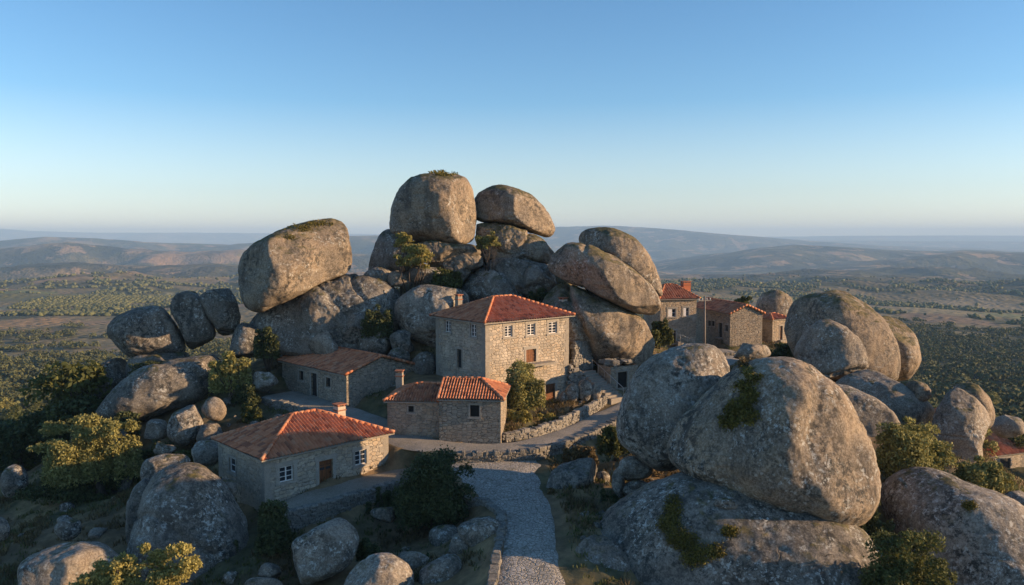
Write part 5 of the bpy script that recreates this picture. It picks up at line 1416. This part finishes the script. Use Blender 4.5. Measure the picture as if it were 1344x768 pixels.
q0, q1 = h6.uv2sz('R', 879, 433), h6.uv2sz('R', 907, 443)
ff = lambda s: h6.c + h6.d1 * s + h6.nrm['R'] * 1.0
rail('pale stair handrail on the front of the sunlit far house', (*ff(q0[0]), q0[1] - .9), (*ff(q1[0]), q1[1] - .9), n=4)
fs = MB()
for i in range(7):
    m = (i + .5) / 7; s = q0[0] + (q1[0] - q0[0]) * m + .6; zt = q0[1] + (q1[1] - q0[1]) * m - 1.2
    b = h6.c + h6.d1 * s + h6.nrm['R'] * .55
    fs.box((b[0], b[1], (zt + CZ - 14.2) / 2), v3(h6.d1 * .16, 0), v3(h6.nrm['R'] * .5, 0), (0, 0, max(.1, (zt - CZ + 14.2) / 2)), .01)
o = fs.build('stone_steps', M['cut'], loc=tuple(v3(h6.c, CZ - 13.6))); tag(o, 'outside stone stair against the sunlit far house', 'steps')
# buttress wall under the tall house, sloping down to the steps
stone_wall('rough sunlit buttress wall sloping down from the tall house beside the steps', [(4.9, 67.75, -14.2, -11.1), (5.7, 68.1, -14.2, -11.7), (6.6, 68.2, -14.2, -12.5), (7.4, 67.6, -14.3, -13.3)], 0.6, 0.245, 'dry', seed=21)
stone_wall('high garden wall joining the tall house to the boulder stack', [(5.4, 69.0, -12.0, -9.3), (7.0, 70.6, -12.0, -9.3)], 0.45, 0.216, 'dry', seed=22)
# utility pole
pr = P(925, 455, 85); pt = P(925, 389, 85)
up_root = empty('utility_pole', tuple(pr), 'thin grey utility pole with a crossarm in front of the gabled far house', 'utility pole')
mb = MB(); mb.tube([pr - [0, 0, .8], pt], [.13, .085], 8); mb.build('pole', M['grey_wood'], up_root, loc=tuple(pr), smooth=True)
mb = MB(); mb.box(pt - [0, 0, .45], (.75, .2, 0), (-.02, .06, 0), (0, 0, .05)); arm = mb.build('crossarm', M['grey_wood'], up_root, loc=tuple(pt))
for s in (-.65, -.25, .25, .65):
    mb = MB(); q = pt + np.array([s, s * .27, -.4]); mb.tube([q, q + [0, 0, .1], q + [0, 0, .2]], [.03, .055, .03], 6); mb.build('insulator', M['white'], arm, loc=tuple(q))
# rail fence behind the store
fr_root = empty('rail_fence', (12.9, 71.6, CZ - 12.6), 'short weathered rail fence below the boulder stack', 'fence')
for k in range(4):
    x = 12.3 + k * .75; y = 71.2 + k * .35; g = gz(x, y)
    mb = MB(); mb.tube([(x, y, g - .3), (x, y, g + 1.0)], [.06, .05], 6); mb.build('post', M['grey_wood'], fr_root, loc=(x, y, g))
for hh in (.45, .85):
    mb = MB(); mb.tube([(12.1, 71.15, gz(12.3, 71.2) + hh), (14.75, 72.35, gz(14.55, 72.25) + hh)], [.045, .045], 6); mb.build('rail', M['grey_wood'], fr_root, loc=(12.1, 71.2, gz(12.3, 71.2) + hh))
# ------------------------------------------------------------------ trees, shrubs, plants
def leaf_cloud(blobs, n, size, seed, flat=0.6, shell=0.5):
    rg = np.random.default_rng(seed)
    blobs = np.array(blobs, float)               # x y z rx ry rz
    wgt = blobs[:, 3] * blobs[:, 5]; wgt = wgt / wgt.sum()
    idx = rg.choice(len(blobs), n, p=wgt)
    d = rg.normal(size=(n, 3)); d /= np.linalg.norm(d, axis=1)[:, None]
    d[:, 2] = np.where(d[:, 2] < -0.55, -d[:, 2] * .7, d[:, 2])
    r = shell + (1 - shell) * rg.random(n) ** 0.6
    r = r * (1 + .18 * rg.normal(size=n) * (rg.random(n) < .3))
    c = blobs[idx, :3] + d * r[:, None] * blobs[idx, 3:6]
    nrm = d * flat + rg.normal(size=(n, 3)) * .55
    nrm /= np.linalg.norm(nrm, axis=1)[:, None]
    a = np.cross(nrm, rg.normal(size=(n, 3))); a /= np.linalg.norm(a, axis=1)[:, None]
    b = np.cross(nrm, a)
    s = size * rg.uniform(.6, 1.35, n)[:, None]
    V = np.stack([c - a * s * .9, c - b * s * .48 + a * s * .1, c + a * s, c + b * s * .48 + a * s * .1], 1).reshape(-1, 3)
    Fq = np.arange(n * 4).reshape(n, 4)
    return V, Fq

def blobs_in(cx, cy, cz, rx, ry, rz, n, seed, br=(.18, .42), low=-.75):
    rg = np.random.default_rng(seed)
    out = [(cx, cy, cz - rz * .1, rx * .5, ry * .5, rz * .5)]
    for _ in range(n):
        d = rg.normal(size=3); d /= np.linalg.norm(d)
        if d[2] < low: d[2] = -d[2]
        q = rg.uniform(*br)
        k = (1 - q * .9) * rg.uniform(.75, 1.16)
        out.append((cx + d[0] * rx * k, cy + d[1] * ry * k, cz + d[2] * rz * k, rx * q, ry * q, rz * q * rg.uniform(.7, 1.0)))
    return out

def woody(name, base, blobs, r0, parent, nlimb=7, seed=1, fork=0.35):
    rg = np.random.default_rng(seed)
    mb = MB(); base = np.array(base, float)
    c = np.array(blobs[0][:3])
    k = base + (c - base) * fork + rg.normal(size=3) * [.15, .15, 0]
    mb.tube([base - [0, 0, .5], base, base + (k - base) * .5 + rg.normal(size=3) * .06, k], [r0 * 1.5, r0 * 1.2, r0, r0 * .8], 9)
    for bl in blobs[1:1 + nlimb]:
        e = np.array(bl[:3]); m = k + (e - k) * .5 + rg.normal(size=3) * .15 + [0, 0, .1]
        mb.tube([k - (k - base) * .1, m, e], [r0 * .6, r0 * .38, r0 * .14], 6)
    return mb.build(name, M['bark'], parent, loc=tuple(base), smooth=True)

def tree(label, u0, u1, v0, v1, Y, mat, n=6000, size=.13, seed=1, nb=16, cat='tree', name='tree', group='trees and bushes of the village', depth=.85, base=None, clumps=None, br=(.16, .38), shell=.5, fill=None):
    """crown fills photograph pixels u0..u1, v0..v1 at Y metres"""
    p0, p1 = P(u0, v0, Y), P(u1, v1, Y)
    rx, rz = abs(p1[0] - p0[0]) / 2, abs(p1[2] - p0[2]) / 2
    cx, cz = (p0[0] + p1[0]) / 2, (p0[2] + p1[2]) / 2
    bx, by = base or (cx, Y)
    g = gz(bx, by)
    g = min(g, cz - rz * .6)
    bl = blobs_in(cx, Y, cz, rx, rx * depth, rz, nb, seed, br)
    if clumps:
        bl = []
        for (a, b, r, dy) in clumps:
            q = P(a, b, Y + dy); rr = r / FPX * Y
            bl += blobs_in(q[0], q[1], q[2], rr, rr * .9, rr * .85, 6, seed + len(bl), (.35, .55))
    if fill or (fill is None and cat == 'bush'):
        gl = max(g, cz - rz - .9)
        low = [(b[0], b[1], (b[2] + gl) / 2 + .1, b[3] * 1.05, b[4] * 1.05, max(b[5], (b[2] - gl) / 2)) for b in bl if b[2] - b[5] > gl + .1]
        bl = bl + low[:16]; n = int(n * 1.35)
    root = empty(name, (bx, by, g), label, cat, group)
    woody('trunk', (bx, by, g), bl, max(.08, rx * .07), root, min(9, len(bl) - 1), seed)
    V, f = leaf_cloud(bl, n, size, seed + 50, shell=shell)
    raw_mesh('crown', V, f, M[mat], root, loc=(cx, Y, cz))
    return root

T = tree
T('round olive-green tree in the sunny garden of the tall house', 656, 718, 474, 536, 60.5, 'leaf_olive', 15000, .10, 3, 20, base=(.2, 60.5), fill=True)
T('big dark bushy tree between the nearest house and the path', 506, 633, 586, 706, 45.5, 'leaf_dark', 26000, .09, 5, 26, base=(-4.6, 45.6), depth=.8, fill=True)
T('dark shrub at the front corner of the nearest house', 327, 402, 656, 738, 42.6, 'leaf_dark', 7500, .11, 7, 16, 'bush', 'bush')
T('spreading tree with sunlit yellow-green top, on the left slope', 40, 188, 538, 630, 57, 'leaf_olive', 26000, .11, 9, 20, base=(-30, 57), fill=True, clumps=[(120, 590, 36, 0), (75, 597, 30, -1), (160, 585, 24, 0), (112, 560, 24, .5), (142, 566, 22, -.5), (72, 566, 20, 1), (55, 590, 16, -1), (95, 618, 22, 0), (170, 562, 14, 0), (135, 615, 24, 0)])
T('dark undergrowth tree below the yellow-green spreading one', 20, 190, 606, 665, 57.8, 'leaf_dark', 9000, .14, 10, 18, base=(-29, 58), depth=.5, fill=True)
T('yellow-green tree rising from the bottom left edge of the photo', 95, 272, 708, 830, 36.5, 'leaf_yellow', 24000, .085, 11, 20, base=(-17, 36.5), fill=True, clumps=[(130, 755, 26, 0), (165, 745, 24, 0), (205, 738, 24, .4), (232, 725, 20, 0), (250, 745, 20, -.3), (150, 775, 34, 0), (215, 770, 40, 0), (110, 775, 20, .3), (180, 790, 40, 0), (190, 722, 12, 0)])
T('small tree with sunlit leaves above the lane on the left slope', 272, 332, 461, 514, 65.5, 'leaf_olive', 6500, .13, 13, 10, base=(-23, 65.5), fill=True, clumps=[(285, 482, 14, 0), (303, 470, 13, 0), (318, 478, 12, 0), (300, 490, 18, 0), (322, 496, 12, .5), (284, 498, 10, .4)])
T('tall yellow-green bush at the left shoulder of the summit', 514, 572, 320, 362, 72.8, 'leaf_yellow', 5000, .13, 15, 12, 'bush', 'bush', depth=.6, fill=False)
T('small upright bush sticking up beside the shoulder boulder of the summit', 512, 541, 303, 332, 73.5, 'leaf_yellow', 2200, .13, 16, 8, 'bush', 'bush', depth=.7, fill=False)
T('dark green bush in the gap between the two summit boulders', 622, 661, 298, 334, 74.8, 'leaf_olive', 3600, .13, 17, 10, 'bush', 'bush', depth=.6, fill=False)
T('broad olive bush between the giant dome and the pointed boulder', 1146, 1262, 549, 625, 44, 'leaf_olive', 17000, .10, 19, 22, 'bush', 'bush', clumps=[(1180, 590, 40, 0), (1210, 580, 34, .5), (1165, 575, 30, 0), (1240, 598, 26, 0), (1195, 560, 16, .3), (1220, 610, 26, -.3)])
T('low olive bush spilling right, below the pointed boulder', 1250, 1326, 598, 645, 43.5, 'leaf_olive', 6000, .12, 21, 14, 'bush', 'bush', depth=.7)
T('dark bush with pale-lit sprigs in the bottom right corner', 1128, 1252, 690, 800, 33.5, 'leaf_mid', 15000, .08, 23, 22, 'bush', 'bush', depth=.7)
T('dark shrub in the gap between the boulder stack and the sunlit far house', 848, 884, 418, 462, 84, 'leaf_mid', 4500, .16, 25, 12, 'bush', 'bush', depth=.7)
T('dark hedge-like bush in front of the small sunlit annex', 1000, 1048, 450, 476, 79, 'leaf_dark', 3500, .16, 27, 12, 'bush', 'bush', depth=.6)
T('small green treetop showing above the gabled far house roof', 962, 992, 389, 412, 106, 'leaf_mid', 2500, .2, 29, 10)
T('yellowish low shrub under the garden tree', 660, 700, 537, 562, 58.7, 'leaf_yellow', 3600, .1, 31, 12, 'bush', 'bush', depth=.5)
T('dark shrub at the near foot of the slab left of the long house', 300, 345, 500, 540, 64, 'leaf_dark', 3000, .13, 33, 10, 'bush', 'bush', depth=.7)
T('dark scrub between the domed bedrock and the nearest house', 250, 296, 610, 660, 48, 'leaf_dark', 3200, .11, 35, 10, 'bush', 'bush', depth=.6)
T('dark bush in the shaded corner behind the dark tree', 480, 520, 640, 690, 47.5, 'leaf_dark', 2400, .11, 37, 9, 'bush', 'bush', depth=.6)
T('low bush hugging the base of the dark slab, left of the house boulder', 455, 520, 395, 425, 71, 'leaf_mid', 3000, .14, 39, 12, 'bush', 'bush', depth=.4)

for k_, (a_, b_, c_, d_, y_, m_, lb_) in enumerate([
    (1118, 1176, 655, 730, 38.5, 'leaf_dark', 'dark scrub in the cleft between the giant dome and the bottom right boulder'),
    (183, 225, 578, 606, 58.5, 'leaf_dark', 'dark scrub below the small squat boulder on the left slope'),
    (225, 262, 588, 612, 56, 'leaf_mid', 'low green scrub under the upright oval boulder'),
    (130, 185, 535, 570, 62.5, 'leaf_dark', 'dark scrub at the near end of the whale-backed boulder'),
    (165, 250, 462, 500, 69.5, 'leaf_dark', 'dark scrub filling the gap under the barrel-shaped ridge boulder'),
    (330, 372, 428, 466, 68.2, 'leaf_dark', 'dark scrub at the left end of the bedrock slab'),
    (470, 520, 400, 440, 69.3, 'leaf_dark', 'dark scrub between the bedrock slab and the house boulder'),
    (545, 605, 350, 372, 74.2, 'leaf_mid', 'low green scrub on the ledge below the tallest boulder'),
    (690, 722, 375, 410, 74.5, 'leaf_dark', 'dark scrub behind the roof of the tall house'),
    (775, 812, 640, 690, 45.2, 'leaf_dark', 'low dark scrub on the bank above the furrowed boulder'),
    (705, 735, 640, 668, 46.2, 'drygrass', 'dry brown scrub on the right edge of the path'),
    (540, 590, 728, 775, 40.5, 'leaf_dark', 'dark scrub in the hollow under the big dark tree'),
    (468, 500, 705, 745, 41.5, 'leaf_dark', 'dark scrub between the two bottom boulders'),
    (280, 330, 700, 770, 43.5, 'leaf_dark', 'dark scrub right of the broad domed bedrock'),
    (1000, 1060, 470, 500, 60, 'leaf_dark', 'dark scrub behind the crest of the giant dome'),
    (310, 350, 530, 562, 61.5, 'leaf_mid', 'green scrub at the foot of the broad retaining wall'),
    (783, 832, 556, 604, 53.5, 'leaf_mid', 'added green scrub covering bright ground below the lane wall, left of the mottled boulder'),  # bush added to hide sunlit soil where only shaded ground belongs
    (738, 790, 585, 606, 52.0, 'drygrass', 'dry brown scrub above the flat blue-grey outcrop'),
    (700, 735, 543, 562, 60.5, 'leaf_yellow', 'small sunlit shrub on the garden bank by the crooked wall')]):
    T(lb_, a_, b_, c_, d_, y_, m_, 3200, .10 if y_ < 50 else .13, 700 + k_, 11, 'bush', 'bush', depth=.6)

# moss cushions and plant streaks rooted on the boulders themselves
def plant_on(ob, label, polys, n, size, mat='moss', name='moss_patch', cat='moss', high=.12, seed=1):
    rg = np.random.default_rng(seed)
    me = ob.data; off = np.array(ob.location)
    co = np.empty(len(me.vertices) * 3); me.vertices.foreach_get('co', co); co = co.reshape(-1, 3) + off
    bvh = BVHTree.FromPolygons([Vector(q) for q in co], [tuple(p.vertices) for p in me.polygons])
    V = []
    for (uc, vc, ru, rv) in polys:
        m = max(6, int(n * ru * rv / sum(a[2] * a[3] for a in polys)))
        for _ in range(m):
            t, r = rg.uniform(0, 2 * math.pi), math.sqrt(rg.random()) * rg.uniform(.6, 1.1)
            d = ray(uc + ru * r * math.cos(t), vc + rv * r * math.sin(t)); d = d / np.linalg.norm(d)
            hit, nr, _, _ = bvh.ray_cast(Vector((0, 0, CZ)), Vector(d))
            if hit is None: continue
            hit, nr = np.array(hit), np.array(nr)
            for _k in range(5):
                c = hit + nr * rg.uniform(0, high) * (1.05 - r * .8) + rg.normal(size=3) * .07
                a = rg.normal(size=3) + nr * .8; a /= np.linalg.norm(a)
                b = np.cross(a, rg.normal(size=3)); b /= np.linalg.norm(b)
                s = size * rg.uniform(.6, 1.3)
                V += [c - a * s, c - b * s * .5, c + a * s, c + b * s * .5]
    V = np.array(V)
    o = raw_mesh(name, V, np.arange(len(V)).reshape(-1, 4), M[mat], loc=tuple(V.mean(0)))
    return tag(o, label, cat, 'moss and plants on the boulders')

plant_on(giant, 'green cushion plants running down the shaded side of the giant dome', [(982, 488, 9, 7), (990, 497, 14, 6), (978, 508, 16, 9), (986, 520, 14, 10), (972, 535, 22, 14), (960, 552, 18, 13), (985, 548, 14, 12)], 900, .075, 'moss', 'cushion_plant', 'plant', .22, 3)
plant_on(giant, 'small grass tuft at the crest of the giant dome', [(976, 477, 7, 6)], 90, .09, 'drygrass', 'grass_tuft', 'plant', .35, 4)
plant_on(slab, 'golden sunlit moss band on the bedrock dome', [(878, 688, 17, 14), (895, 708, 24, 14), (912, 728, 20, 18), (938, 724, 15, 11), (884, 666, 13, 18)], 2200, .05, 'moss', seed=5, high=.08)
plant_on(slab, 'dark moss cushion near the crest of the bedrock dome', [(958, 698, 13, 7)], 260, .05, 'moss', seed=6, high=.1)
plant_on(rightfg, 'brown moss cushion on the bottom right boulder', [(1272, 664, 10, 6)], 220, .045, 'moss', seed=7, high=.09)
plant_on(tower, 'scrubby growth on top of the tallest boulder', [(585, 228, 20, 4), (570, 226, 10, 3)], 240, .10, 'moss', 'cushion_plant', 'plant', .3, 8)
plant_on(lean, 'mossy crust on the upper edge of the huge leaning boulder', [(420, 294, 22, 4), (395, 300, 20, 5), (380, 311, 8, 4)], 320, .075, 'moss', seed=9, high=.12)

# dead grass and low weeds: nobody could count these
def tufts(name, n, xr, yr, h, mat, seed, dens=None, kind='stuff', noise=0.1):
    rg = np.random.default_rng(seed)
    x = rg.uniform(*xr, n); y = rg.uniform(*yr, n)
    lw, _ = lane_mix(x, y)
    keep = (lw < .4) & (fbm(x / 3.0, y / 3.0, seed, 4, seed) > noise)
    x, y = x[keep], y[keep]; z = ground(x, y)
    m = len(x); K = 8
    c = np.repeat(np.stack([x, y, z], 1), K, 0) + np.concatenate([rg.normal(size=(m * K, 2)) * .14, np.zeros((m * K, 1))], 1)
    hh = h * rg.uniform(.4, 1.2, m * K)[:, None]
    lean_ = rg.normal(size=(m * K, 3)) * .35; lean_[:, 2] = 1
    a = rg.normal(size=(m * K, 3)); a[:, 2] *= .2; a /= np.linalg.norm(a, axis=1)[:, None]
    w = .035
    V = np.stack([c - a * w, c + a * w, c + lean_ * hh + a * w * .4, c + lean_ * hh - a * w * .4], 1).reshape(-1, 3)
    o = raw_mesh(name, V, np.arange(len(V)).reshape(-1, 4), M[mat])
    return tag(o, kind=kind)
tufts('dry_grass', 30000, (-40, 40), (34, 92), .28, 'drygrass', 21)
tufts('low_weeds', 15000, (-40, 40), (34, 92), .20, 'leaf_mid', 22, noise=.02)

# trees standing round the hill: one mesh each, five kinds of shape
def slope_tree_mesh(seed, mat, n=2400, size=.2):
    rx, rz = RNG.uniform(2.4, 3.2), RNG.uniform(1.9, 2.7)
    bl = blobs_in(0, 0, rz + .9, rx, rx, rz, 11, seed, (.3, .5))
    V, f = leaf_cloud(bl, n, size, seed, shell=.6)
    mb = MB(); mb.tube([(0, 0, -1.2), (.1, 0, .6), (0, .1, rz)], [.3, .22, .1], 6)
    for b in bl[1:5]: mb.tube([(0, .05, rz * .6), b[:3]], [.12, .04], 5)
    k = len(V)
    fv = [list(q) for q in f] + [[i + k for i in q] for q in mb.f]
    me = raw_mesh('hillside_tree', np.vstack([V, np.array(mb.v)]), fv, [M[mat], M['bark']], loc=(0, 0, 0), midx=[0] * n + [1] * len(mb.f))
    return me
TT = [slope_tree_mesh(400 + i, m) for i, m in enumerate(['leaf_dark', 'leaf_mid', 'leaf_olive', 'leaf_dark', 'leaf_olive', 'leaf_mid'])]
_tu = set()
taken = []
def put_tree(x, y, s, label, group, kinds):
    i = random.choice(kinds)
    o = TT[i]
    if i in _tu: o = o.copy(); col.objects.link(o)
    _tu.add(i)
    o.location = (x, y, gz(x, y) - .2)
    o.rotation_euler = (0, 0, random.uniform(0, 6.28)); o.scale = (s, s, s * random.uniform(.8, 1.15))
    tag(o, label, 'tree', group); taken.append((x, y))
def grove(n, sampler, smin, smax, label, group, kinds, gap):
    k = t = 0
    while k < n and t < n * 60:
        t += 1
        x, y = sampler()
        if any((x - a) ** 2 + (y - b) ** 2 < gap * gap for a, b in taken): continue
        put_tree(x, y, random.uniform(smin, smax), label, group, kinds); k += 1
def left_near():
    Y = random.uniform(66, 130); u = random.uniform(-40, 150)
    x = (u - 672) / FPX * Y
    return (x, Y) if x < -36 - (Y - 66) * .1 else (-60 - random.random() * 12, Y)
def right_far():
    Y = random.uniform(100, 300); u = random.uniform(1150, 1400)
    return (u - 672) / FPX * Y, Y
def left_far():
    Y = random.uniform(130, 300); u = random.uniform(-60, 330)
    return (u - 672) / FPX * Y, Y
def mid_far():
    Y = random.uniform(150, 300); u = random.uniform(860, 1160)
    return (u - 672) / FPX * Y, Y
grove(60, left_near, .9, 1.5, 'dark tree in the shaded wood on the left edge of the hill', 'trees of the shaded left wood', [0, 0, 3, 1], 2.6)
grove(85, right_far, .7, 1.25, 'rounded tree in the scrub woods on the slope beyond the right-hand boulders', 'trees on the right slope', [1, 2, 4, 5, 0], 3.4)
grove(80, left_far, .8, 1.35, 'tree on the falling slope beyond the left-hand ridge', 'trees on the left slope', [0, 1, 2, 3, 5], 3.6)
grove(25, mid_far, .8, 1.3, 'tree on the slope behind the far village houses', 'trees behind the village', [0, 1, 3, 5], 4.0)
taken_set = np.array(taken)

# the woods and groves of the plain read as one mass
def wood_mass(name, n, r0, r1, sub, size, mat, seed, thr, quads=0):
    rg = np.random.default_rng(seed)
    rr = np.sqrt(rg.uniform(r0 * r0, r1 * r1, n)); th = rg.uniform(-rad(39), rad(39), n)
    x, y = np.sin(th) * rr, np.cos(th) * rr
    _, fo = cover(x, y)
    dn = fbm(x / 42, y / 42, 2.5, 3, 88) * .5
    keep = (fo + dn * .7 > thr) | ((rg.random(n) < .006) & (rr > 420))
    keep &= np.hypot(x - HC[0], y - HC[1]) > 70
    x, y = x[keep], y[keep]; z = ground(x, y)
    m = len(x)
    d, f = ico(sub)
    s = size * rg.uniform(.6, 1.35, m)
    jit = 1 + .28 * rg.normal(size=(m, len(d), 1))
    V = d[None] * jit * (s[:, None, None] * np.array([1, 1, .8])) + np.stack([x, y, z + s * .62], 1)[:, None]
    Fc = (f[None] + (np.arange(m) * len(d))[:, None, None]).reshape(-1, 3)
    o = raw_mesh(name, V.reshape(-1, 3), Fc, M[mat])
    return tag(o, kind='stuff')
def hill_leaf(name, dark, light):
    t = NT(name)
    g = t.n('ShaderNodeNewGeometry')
    base = t.mix(g.outputs['Random Per Island'], dark, light)
    base = t.mix(.5, base, t.mix(t.noise(g.outputs['Position'], .6, 4, .7), (.45, .45, .45), (1.5, 1.5, 1.4)), 'MULTIPLY')
    return t.done(base, t.bump(t.noise(g.outputs['Position'], 1.0, 5, .7), 1.0, .8), .9)
M['wood_mass'] = hill_leaf('far_foliage', (.060, .073, .032), (.155, .162, .068))
# leafy crowns for the nearer belt
def leafy_mass(name, n, r0, r1, mat, seed, thr, nq=70):
    rg = np.random.default_rng(seed)
    rr = np.sqrt(rg.uniform(r0 * r0, r1 * r1, n)); th = rg.uniform(-rad(39), rad(39), n)
    x, y = np.sin(th) * rr, np.cos(th) * rr
    _, fo = cover(x, y)
    keep = (fo + fbm(x / 30, y / 30, 2.5, 3, 88) * .6 > thr)
    dd = np.hypot(x - HC[0], y - HC[1])
    keep &= (dd > 95) & ~((np.abs(x) < 18) & (y < 200))
    x, y = x[keep], y[keep]; m = len(x); z = ground(x, y)
    s = rg.uniform(1.5, 3.6, m)
    d = rg.normal(size=(m, nq, 3)); d /= np.linalg.norm(d, axis=2)[..., None]
    d[..., 2] = np.abs(d[..., 2]) * 1.1 - .25
    lump = 1 + .35 * np.sin(d[..., 0] * 5 + s[:, None] * 9) * np.cos(d[..., 1] * 5 + s[:, None] * 5)
    c = d * (lump * rg.uniform(.7, 1.05, (m, nq)))[..., None] * s[:, None, None] * [1, 1, .85] + np.stack([x, y, z + s * .7], 1)[:, None]
    c = c.reshape(-1, 3); nn = d.reshape(-1, 3) + rg.normal(size=(m * nq, 3)) * .45
    nn /= np.linalg.norm(nn, axis=1)[:, None]
    a = np.cross(nn, rg.normal(size=nn.shape)); a /= np.linalg.norm(a, axis=1)[:, None]; b = np.cross(nn, a)
    q = (np.repeat(s, nq) * .26 * rg.uniform(.6, 1.4, m * nq))[:, None]
    V = np.stack([c - a * q, c - b * q * .7, c + a * q, c + b * q * .7], 1).reshape(-1, 3)
    o = raw_mesh(name, V, np.arange(len(V)).reshape(-1, 4), M[mat])
    return tag(o, kind='stuff')
leafy_mass('slope_wood', 7500, 110, 520, 'wood_mass', 501, .62)
leafy_mass('plain_wood', 15000, 520, 1000, 'wood_mass', 504, .72, 34)
wood_mass('plain_woods', 26000, 1000, 1700, 1, 2.7, 'wood_mass', 502, .88)
wood_mass('distant_woods', 30000, 1700, 2600, 1, 3.4, 'wood_mass', 503, 1.0)

# the olive grove in rows on the plain
def orchard():
    x0, y0 = plain_at(140, 396)
    ax, ay = .94, .34
    X, Y_ = [], []
    for i in range(-32, 33):
        for j in range(-22, 23):
            px, py = x0 + i * 7.5 * ax - j * 13.5 * ay, y0 + i * 7.5 * ay + j * 13.5 * ax
            if ((px - x0) / 82) ** 2 + ((py - y0) / 250) ** 2 < 1 + .2 * math.sin(px * .03): X.append(px); Y_.append(py)
    x, y = np.array(X) + RNG.normal(size=len(X)) * .5, np.array(Y_) + RNG.normal(size=len(X)) * .5
    z = ground(x, y); m = len(x); d, f = ico(2)
    s = RNG.uniform(1.9, 2.7, m)
    V = d[None] * (1 + .25 * RNG.normal(size=(m, len(d), 1))) * s[:, None, None] * [1, 1, .8] + np.stack([x, y, z + s * .7], 1)[:, None]
    o = raw_mesh('olive_grove', V.reshape(-1, 3), (f[None] + (np.arange(m) * len(d))[:, None, None]).reshape(-1, 3), M['wood_mass'])
    tag(o, kind='stuff')
orchard()

# far farm buildings, pale specks on the plain
k = 0
for (u, v, w) in [(196, 428, 7), (1268, 381, 9), (30, 328, 10), (222, 332, 11), (236, 331, 9), (48, 330, 9), (1080, 344, 12)]:
    x, y = plain_at(u, max(v, 375)); 
    if v < 375: y = 3000.0 + 40 * k; x = (u - 672) / FPX * y
    z = gz(x, y); s = w * (.6 if v >= 375 else .9)
    mb = MB(); hw, hd, hh = s * .5, s * .35, s * .28
    mb.box((x, y, z + hh * .5), (hw, 0, 0), (0, hd, 0), (0, 0, hh), mi=0)
    t0 = z + hh * 1.5
    A, Bq, Cq, Dq = (x - hw * 1.05, y - hd * 1.1, t0), (x + hw * 1.05, y - hd * 1.1, t0), (x + hw * 1.05, y + hd * 1.1, t0), (x - hw * 1.05, y + hd * 1.1, t0)
    R0, R1 = (x - hw * 1.05, y, t0 + hh * .7), (x + hw * 1.05, y, t0 + hh * .7)
    mb.face([A, Bq, R1, R0], mi=1); mb.face([Cq, Dq, R0, R1], mi=1); mb.face([Bq, Cq, R1], mi=0); mb.face([Dq, A, R0], mi=0)
    o = mb.build('farmhouse', [M['white'], M['tile_old']], loc=(x, y, z))
    tag(o, 'tiny pale farmhouse far out on the plain', 'house', 'far farmhouses')
    k += 1

# ------------------------------------------------------------------ the air
hz = bpy.data.materials.new('haze_air'); hz.use_nodes = True
ht = hz.node_tree; ht.nodes.remove(ht.nodes['Principled BSDF'])
pv = ht.nodes.new('ShaderNodeVolumePrincipled')
pv.inputs['Color'].default_value = (0.42, 0.68, 1.0, 1)
pv.inputs['Absorption Color'].default_value = (0.12, 0.12, 0.12, 1)
pv.inputs['Density'].default_value = HAZE
pv.inputs['Anisotropy'].default_value = 0.0
ht.links.new(pv.outputs[0], ht.nodes['Material Output'].inputs['Volume'])
zmin = float(tv[:, 2].min()) - 1.0; zmax = max(float(tv[:, 2].max()), CZ + 12) + 20
mb = MB(); mb.box((0, 0, (zmin + zmax) / 2), (27000, 0, 0), (0, 27000, 0), (0, 0, (zmax - zmin) / 2))
tag(mb.build('haze', hz), kind='stuff')
